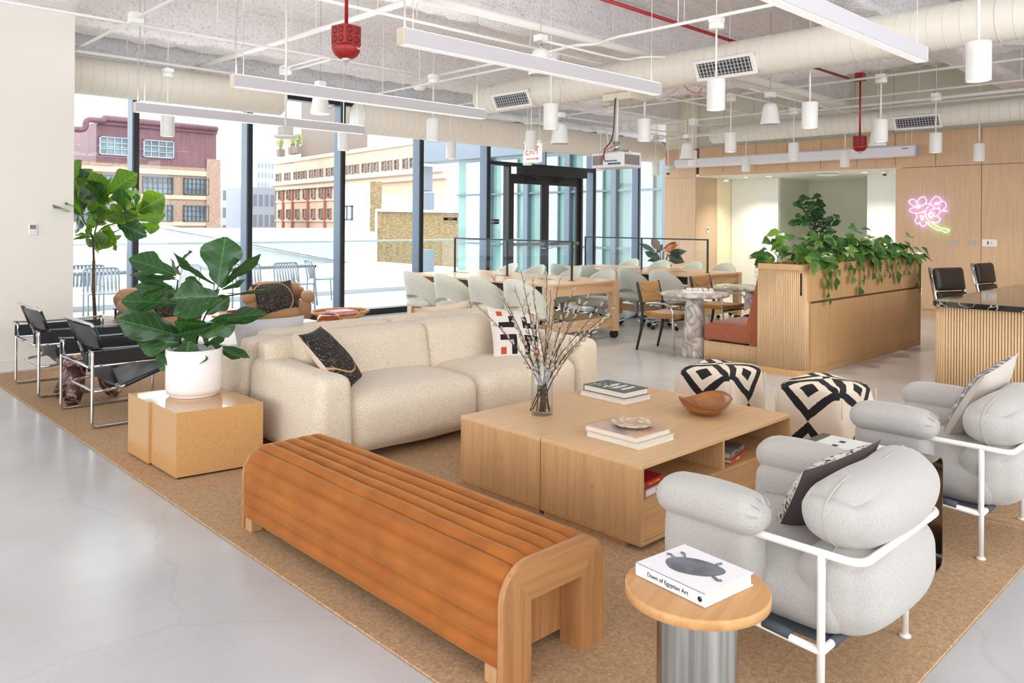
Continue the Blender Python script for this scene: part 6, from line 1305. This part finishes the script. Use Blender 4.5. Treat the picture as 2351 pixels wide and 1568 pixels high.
# --- reception desk
nero = marble('black_veined_marble', S(22, 21, 22), S(206, 200, 196), 2.2, .06, .010, None, 1.8)
dk = thing('reception_desk', 'fluted oak reception desk with black veined marble top', 'desk', (7.79, 2.53, 0)); r_ = .14
corner = [(r_ - r_ * sin(a), -r_ + r_ * cos(a)) for a in [pi / 2 * i / 10 for i in range(11)]]
pl_ = [(3.0, 0)] + corner + [(0, -3.6)]
MB().prism([(a + .03, b - .03) for a, b in pl_] + [(.75, -3.6), (.75, -.72), (3.0, -.72)], .0, .765).obj('carcass', MT['flute_groove'], dk)
flutes([(3.0, -.018)] + [(a + .018, b - .018) for a, b in corner] + [(.018, -3.6)], .0, .765, .013, parent=dk, pitch=.0235)
MB().prism([(a - .012, b + .012) for a, b in pl_] + [(.78, -3.6), (.78, -.75), (3.0, -.75)], .766, .813).obj('worktop', nero, dk)
brn = mat('dark_brown_leather', S(52, 42, 38), .45, bump=.2, bsc=140, bdist=.002)
def pad_chair(lab, x, y, rz):
    t = thing('office_chair', lab, 'chair', (x, y, 0), rz)
    MB().rbox((0, .02, .46), (.50, .48, .09), .04, 8).obj('seat_pad', brn, t)
    for z0, z1, y0 in ((.56, .72, .235), (.73, 1.0, .275)): MB().rbox((0, 0, 0), (.47, .075, z1 - z0), .034, 10, soft(0, 0, 0, (0, .012, 0), .16, 0)).obj('back_pad', brn, t, (0, y0, (z0 + z1) / 2))
    for s in (-1, 1): MB().tube(fillet([(s * .25, -.22, .43), (s * .25, .19, .43), (s * .25, .255, .62), (s * .25, .335, 1.0)], .08, 5), .021, 10, flat=(1.15, .7)).obj('side_frame', chrome, t)
    MB().lathe([(.022, .10), (.03, .28), (.05, .40)], 16).obj('column', alu, t)
    for k in range(5): a = k * 2 * pi / 5; MB().tube([(0, 0, .12), (.29 * cos(a), .29 * sin(a), .07)], [.025, .014], 8).obj('spoke', alu, t); MB().lathe([(.012, -.02), (.026, -.02), (.026, .02), (.012, .02)], 12, TR(.29 * cos(a), .29 * sin(a), .027, R(90))).obj('caster', rubber, t)
    return t
pad_chair('dark brown padded office chair at the left behind the desk', 10.2, 2.88, R(-21)); pad_chair('dark brown padded office chair farther right behind the desk', 11.96, 2.94, R(-8))

# --- neon flowers on the ash wall
neon_v = mat('neon_violet', S(240, 232, 255), .3, emit=(.30, .16, 1, 1), es=4.6); neon_g = mat('neon_green', S(235, 255, 235), .3, emit=(.28, 1, .22, 1), es=2.6); neon_w = mat('neon_white', S(255, 246, 240), .3, emit=(1, .74, .66, 1), es=2.6)
ne = thing('neon_flowers', 'violet neon flower bunch with green stem on the ash wall', 'neon sign', (13.93, 4.5, 1.7))
def NP(x, y): x, y = x / 1024, y / 896; return (0, 5.056 - 1.061 * x - .007 * y - 4.5, 2.218 - .033 * x - 1.031 * y + .059 * x * y - 1.7)
def smooth_(pts, n=5):
    out = []; P = [V(p) for p in pts]
    for i in range(len(P) - 1):
        a, b, c, d = P[max(i - 1, 0)], P[i], P[i + 1], P[min(i + 2, len(P) - 1)]
        for k in range(n): t = k / n; out.append(.5 * ((2 * b) + (c - a) * t + (2 * a - 5 * b + 4 * c - d) * t * t + (3 * b - a - 3 * c + d) * t ** 3))
    return out + [P[-1]]
for nm, m_, crv in (('violet_tube', neon_v, [[(300, 360), (215, 320), (180, 270), (240, 240), (295, 280), (300, 340)], [(300, 300), (330, 235), (400, 205), (440, 250), (420, 310), (350, 345)], [(300, 360), (220, 370), (190, 405), (240, 440), (340, 440), (420, 405)], [(430, 310), (490, 300), (500, 310), (440, 390), (430, 470), (490, 590)], [(500, 310), (530, 240), (585, 198), (650, 235), (650, 290), (570, 325)], [(650, 275), (710, 280), (730, 345), (690, 395), (745, 415), (650, 410), (625, 350)], [(480, 480), (510, 400), (590, 375), (645, 410), (600, 480), (560, 490)], [(590, 485), (650, 535), (600, 580), (510, 570)], [(510, 315), (560, 360)], [(290, 455), (300, 510), (272, 550), (305, 605), (345, 575), (350, 610), (395, 640), (440, 600), (430, 570)], [(345, 440), (430, 425)]]), ('green_tube', neon_g, [[(430, 570), (500, 630), (610, 695), (650, 690), (725, 728), (775, 690), (655, 660), (610, 645), (530, 590), (510, 570)]]), ('white_tube', neon_w, [[(300, 345), (345, 325), (320, 375), (300, 345)], [(560, 310), (600, 285), (625, 310), (560, 310)], [(350, 480), (400, 500), (375, 545), (350, 480)], [(470, 460), (530, 440), (545, 480), (500, 515), (470, 460)]])):
    for c in crv: MB().tube(smooth_([NP(*q) for q in c]), .0075, 6).obj(nm, m_, ne)
m = MB()
for q in ((200, 330), (420, 230), (690, 300), (620, 560), (300, 590), (740, 720)): p = NP(*q); m.tube([(0.0, p[1], p[2]), (.036, p[1], p[2])], .004, 6)
m.obj('standoff', steel, ne, kind='stuff')
# wall plates and thermostats
for i, (y, z, w, h, mm_, lab) in enumerate(((4.19, 1.238, .11, .055, mat('plate_steel', S(176, 174, 170), .35, .6), 'left small metal wall plate below the neon flowers'), (3.94, 1.238, .11, .055, MT['plate_steel'], 'right small metal wall plate beside the panel joint'), (3.68, 1.235, .21, .115, wmet, 'white switch and audio plate on the ash wall'), (4.70, .41, .07, .115, wmet, 'white outlet low on the ash wall behind the desk'))):
    t = thing('wall_plate', lab, 'wall plate', (13.969, y, z)); MB().box(-.006, -w / 2, -h / 2, 0, w / 2, h / 2, .002).obj('plate', mm_, t)
    if i == 2:
        for k, zz in enumerate((-.012, .014)): MB().lathe([(.001, 0), (.011, 0), (.011, .004), (.001, .004)], 14, TR(-.006, .022, zz, 0, R(-90))).obj('jack', blackc, t)
        MB().box(-.009, -.04, -.028, -.006, -.012, .028, .001).obj('switch', mat('switch_edge', S(214, 214, 212), .4), t)
    else: MB().box(-.008, -w * .3, -h * .28, -.006, w * .3, h * .28, .001).obj('insert', MT['plate_steel'] if i < 2 else mat('switch_edge', S(214, 214, 212), .4), t)
for lab, loc, in (('white thermostat with small screen on the white column', (2.02, 8.984, 1.40)), ('white thermostat on the side of the ash pier', (14.40, 9.023, 1.37))):
    t = thing('thermostat', lab, 'thermostat', loc); MB().box(-.038, -.018, -.058, .038, 0, .058, .006).obj('case', wmet, t); MB().box(-.027, -.0195, .0, .027, -.018, .042).obj('screen', mat('lcd_grey', S(86, 96, 104), .2), t)
    for k in (-1, 1): MB().box(k * .014 - .006, -.020, -.035, k * .014 + .006, -.018, -.023).obj('button', mat('button_grey', S(190, 190, 188), .5), t)
# window decals
dh = thing('hours_decal', 'black and clear opening hours sticker on the window pane', 'window decal', (8.83, 10.702, 1.53)); MB().box(-.155, 0, .0, .155, .002, .05).obj('band', blackc, dh); MB().box(-.155, 0, -.062, -.151, .002, 0).box(.151, 0, -.062, .155, .002, 0).box(-.155, 0, -.062, .155, .002, -.058).obj('border', blackc, dh)
text('HOURS', .036, wp, dh, TR(0, -.0008, .025, R(90))); text('SUN-SAT 7AM TO 11PM', .030, blackc, dh, TR(0, -.0008, -.032, R(90)), sx=.78)
dn_ = thing('no_smoking_decal', 'small black no smoking sticker on the glass left of the door', 'window decal', (9.90, 10.702, 1.515)); MB().box(-.10, 0, -.045, .10, .002, .045).obj('panel', blackc, dn_); text('NO SMOKING', .026, wp, dn_, TR(.028, -.0008, 0, R(90)), sx=.85); MB().tube([(-.07 + .024 * cos(2 * pi * i / 20), -.001, .024 * sin(2 * pi * i / 20)) for i in range(20)], .003, 5, closed=True).tube([(-.087, -.001, .017), (-.053, -.001, -.017)], .003, 5).obj('symbol', wp, dn_)

# --- plants at the back
rub = leaf_mat('rubber_leaf', S(38, 52, 46), S(64, 78, 66), .12); rub_r = leaf_mat('rubber_leaf_rust', S(96, 74, 52), S(120, 92, 60), .2); rub_o = leaf_mat('rubber_leaf_orange', S(196, 92, 36), S(214, 112, 44), .2)
ELL = [.03, .34, .62, .84, .96, 1.0, .94, .80, .56, .26, .01]
EM = [leaf_mesh('leaf', ELL, q, .10, .10, .0, 10, 5) for q in (rub, rub_r, rub_o)]
RUB = [(12.055, 8.655, .976, 11.831, 8.871, 1.141, .116, 35), (12.115, 8.597, 1.008, 12.085, 8.765, 1.24, .162, -10), (12.243, 8.612, 1.036, 12.469, 8.463, 1.153, .131, 30), (12.13, 8.514, .979, 12.272, 8.306, 1.132, .12, -20), (12.227, 8.489, .978, 12.391, 8.191, .987, .17, 35), (12.143, 8.431, .928, 12.271, 8.169, .797, .201, 10), (12.138, 8.714, .872, 11.999, 8.848, .979, .131, 10), (12.08, 8.561, .863, 11.857, 8.637, .912, .154, 20), (12.039, 8.532, .843, 11.827, 8.667, .82, .093, 40), (12.089, 8.483, .697, 12.152, 8.353, .739, .131, 0), (12.195, 8.728, .948, 12.326, 8.671, 1.119, .1, 0), (12.311, 8.546, .819, 12.547, 8.319, .775, .093, 40)]
org = V((12.151, 8.563, .40)); rp = thing('rubber_plant', 'dark rubber plant with one orange leaf behind the farther work table', 'plant', org)
stm = mat('burgundy_stem', S(96, 48, 52), .6)
for i, L_ in enumerate(RUB): put_leaf(rp, EM[1 if i == 1 else 2 if i == 3 else 0], L_[0:3], L_[3:6], L_[6], L_[7], org); q = V(L_[0:3]) - org; MB().tube([(q.x * .1, q.y * .1, 0), (q.x * .35, q.y * .35, q.z * .6), tuple(q)], .007, 6).obj('stem', stm, rp)
pot('white pot of the rubber plant behind the farther work table', 12.151, 8.563, 0, .20, .44, soil)
ft = thing('fiddle_leaf_fig', 'bushy dark fiddle leaf tree in the green alcove behind the planter', 'plant', (15.05, 7.03, .42)); random.seed(4)
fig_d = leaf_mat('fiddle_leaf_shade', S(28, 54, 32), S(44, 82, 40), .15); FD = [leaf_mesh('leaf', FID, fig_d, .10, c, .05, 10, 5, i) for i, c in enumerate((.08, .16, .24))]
MB().tube([(0, 0, 0), (.02, -.01, .4), (-.01, 0, .75), (.0, 0, 1.0)], [.022, .02, .018, .014], 8).obj('trunk', bark, ft)
tops = []
for k in range(9):
    a = k * 2.4; rr = .12 + .24 * ((k * .37) % 1); q = V((rr * cos(a), rr * sin(a) * 1.15, 1.08 + .50 * ((k * .61) % 1))); tops.append(q); MB().tube([(0, 0, .72 + .03 * k), tuple(q * .55 + V((0, 0, .40))), tuple(q)], [.011, .009, .006], 6).obj('branch', bark, ft)
for k in range(92):
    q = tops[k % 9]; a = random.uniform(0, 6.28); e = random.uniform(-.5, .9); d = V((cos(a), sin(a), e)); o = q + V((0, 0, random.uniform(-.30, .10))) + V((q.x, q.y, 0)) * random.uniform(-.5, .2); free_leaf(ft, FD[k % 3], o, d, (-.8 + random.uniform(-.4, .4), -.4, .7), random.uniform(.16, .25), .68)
pot('white pot of the alcove fig tree', 15.05, 7.03, 0, .24, .46, soil)

# --- terrace furniture
ter = mat('terrace_steel', S(150, 160, 168), .5, .2)
def slat_chair():
    t = thing('terrace_chair', 'x', 'chair', (0, 0, -.03), 0, 'slatted steel terrace chairs'); w = .24
    MB().tube(fillet([(-w, .22, 0), (-w, .20, .44), (-w, .26, .80), (w, .26, .80), (w, .20, .44), (w, .22, 0)], .07, 5), .012, 8).obj('back_frame', ter, t)
    MB().tube(fillet([(-w, .20, .44), (-w, -.24, .45), (-w, -.27, 0)], .05, 4), .012, 8).tube(fillet([(w, .20, .44), (w, -.24, .45), (w, -.27, 0)], .05, 4), .012, 8).tube([(-w, -.24, .45), (w, -.24, .45)], .010, 6).obj('leg_frame', ter, t)
    for k in range(8): x = -.19 + .38 * k / 7; MB().tube(fillet([(x, -.25, .455), (x, .17, .445), (x, .255, .79)], .05, 4), .013, 6, flat=(.4, 1.3)).obj('slat', ter, t)
    return t
tc = None
for x, y, rz, lab in ((3.75, 12.55, R(-8), 'slatted steel terrace chair behind the fig tree trunk, back to the window'), (3.9, 14.0, R(172), 'slatted steel terrace chair at far left across the outdoor table'), (6.0, 12.45, R(-5), 'slatted steel terrace chair left of the second mullion'), (6.72, 12.35, R(5), 'slatted steel terrace chair right of the second mullion, back to the window'), (7.78, 13.25, R(75), 'slatted steel terrace chair at the right end of the outdoor table'), (5.0, 13.0, R(-75), 'slatted steel terrace chair at the left end of the outdoor table')):
    if tc is None: tc = slat_chair(); tc.location = (x, y, -.03); tc.rotation_euler = (0, 0, rz); tc['label'] = lab
    else: dup(tc, (x, y, -.03), rz, lab)
tt0 = None
for x, y, lab in ((6.45, 13.2, 'slatted steel outdoor table on the terrace seen beside the plinth plant'), (3.55, 13.25, 'slatted steel outdoor table on the terrace seen beside the column')):
    t = thing('terrace_table', lab, 'table', (x, y, -.03)); w, d = .95, .42
    MB().box(-w, -d, .69, w, -d + .03, .73).box(-w, d - .03, .69, w, d, .73).box(-w, -d, .69, -w + .03, d, .73).box(w - .03, -d, .69, w, d, .73).obj('top_frame', ter, t)
    for k in range(24): xx = -w + .06 + (2 * w - .12) * k / 23; MB().box(xx - .022, -d + .03, .725, xx + .022, d - .03, .745, .003).obj('slat', ter, t)
    for sx in (-1, 1):
        for sy in (-1, 1): MB().tube([(sx * (w - .03), sy * (d - .03), .70), (sx * (w + .02), sy * d, 0)], .015, 8).obj('leg', ter, t)
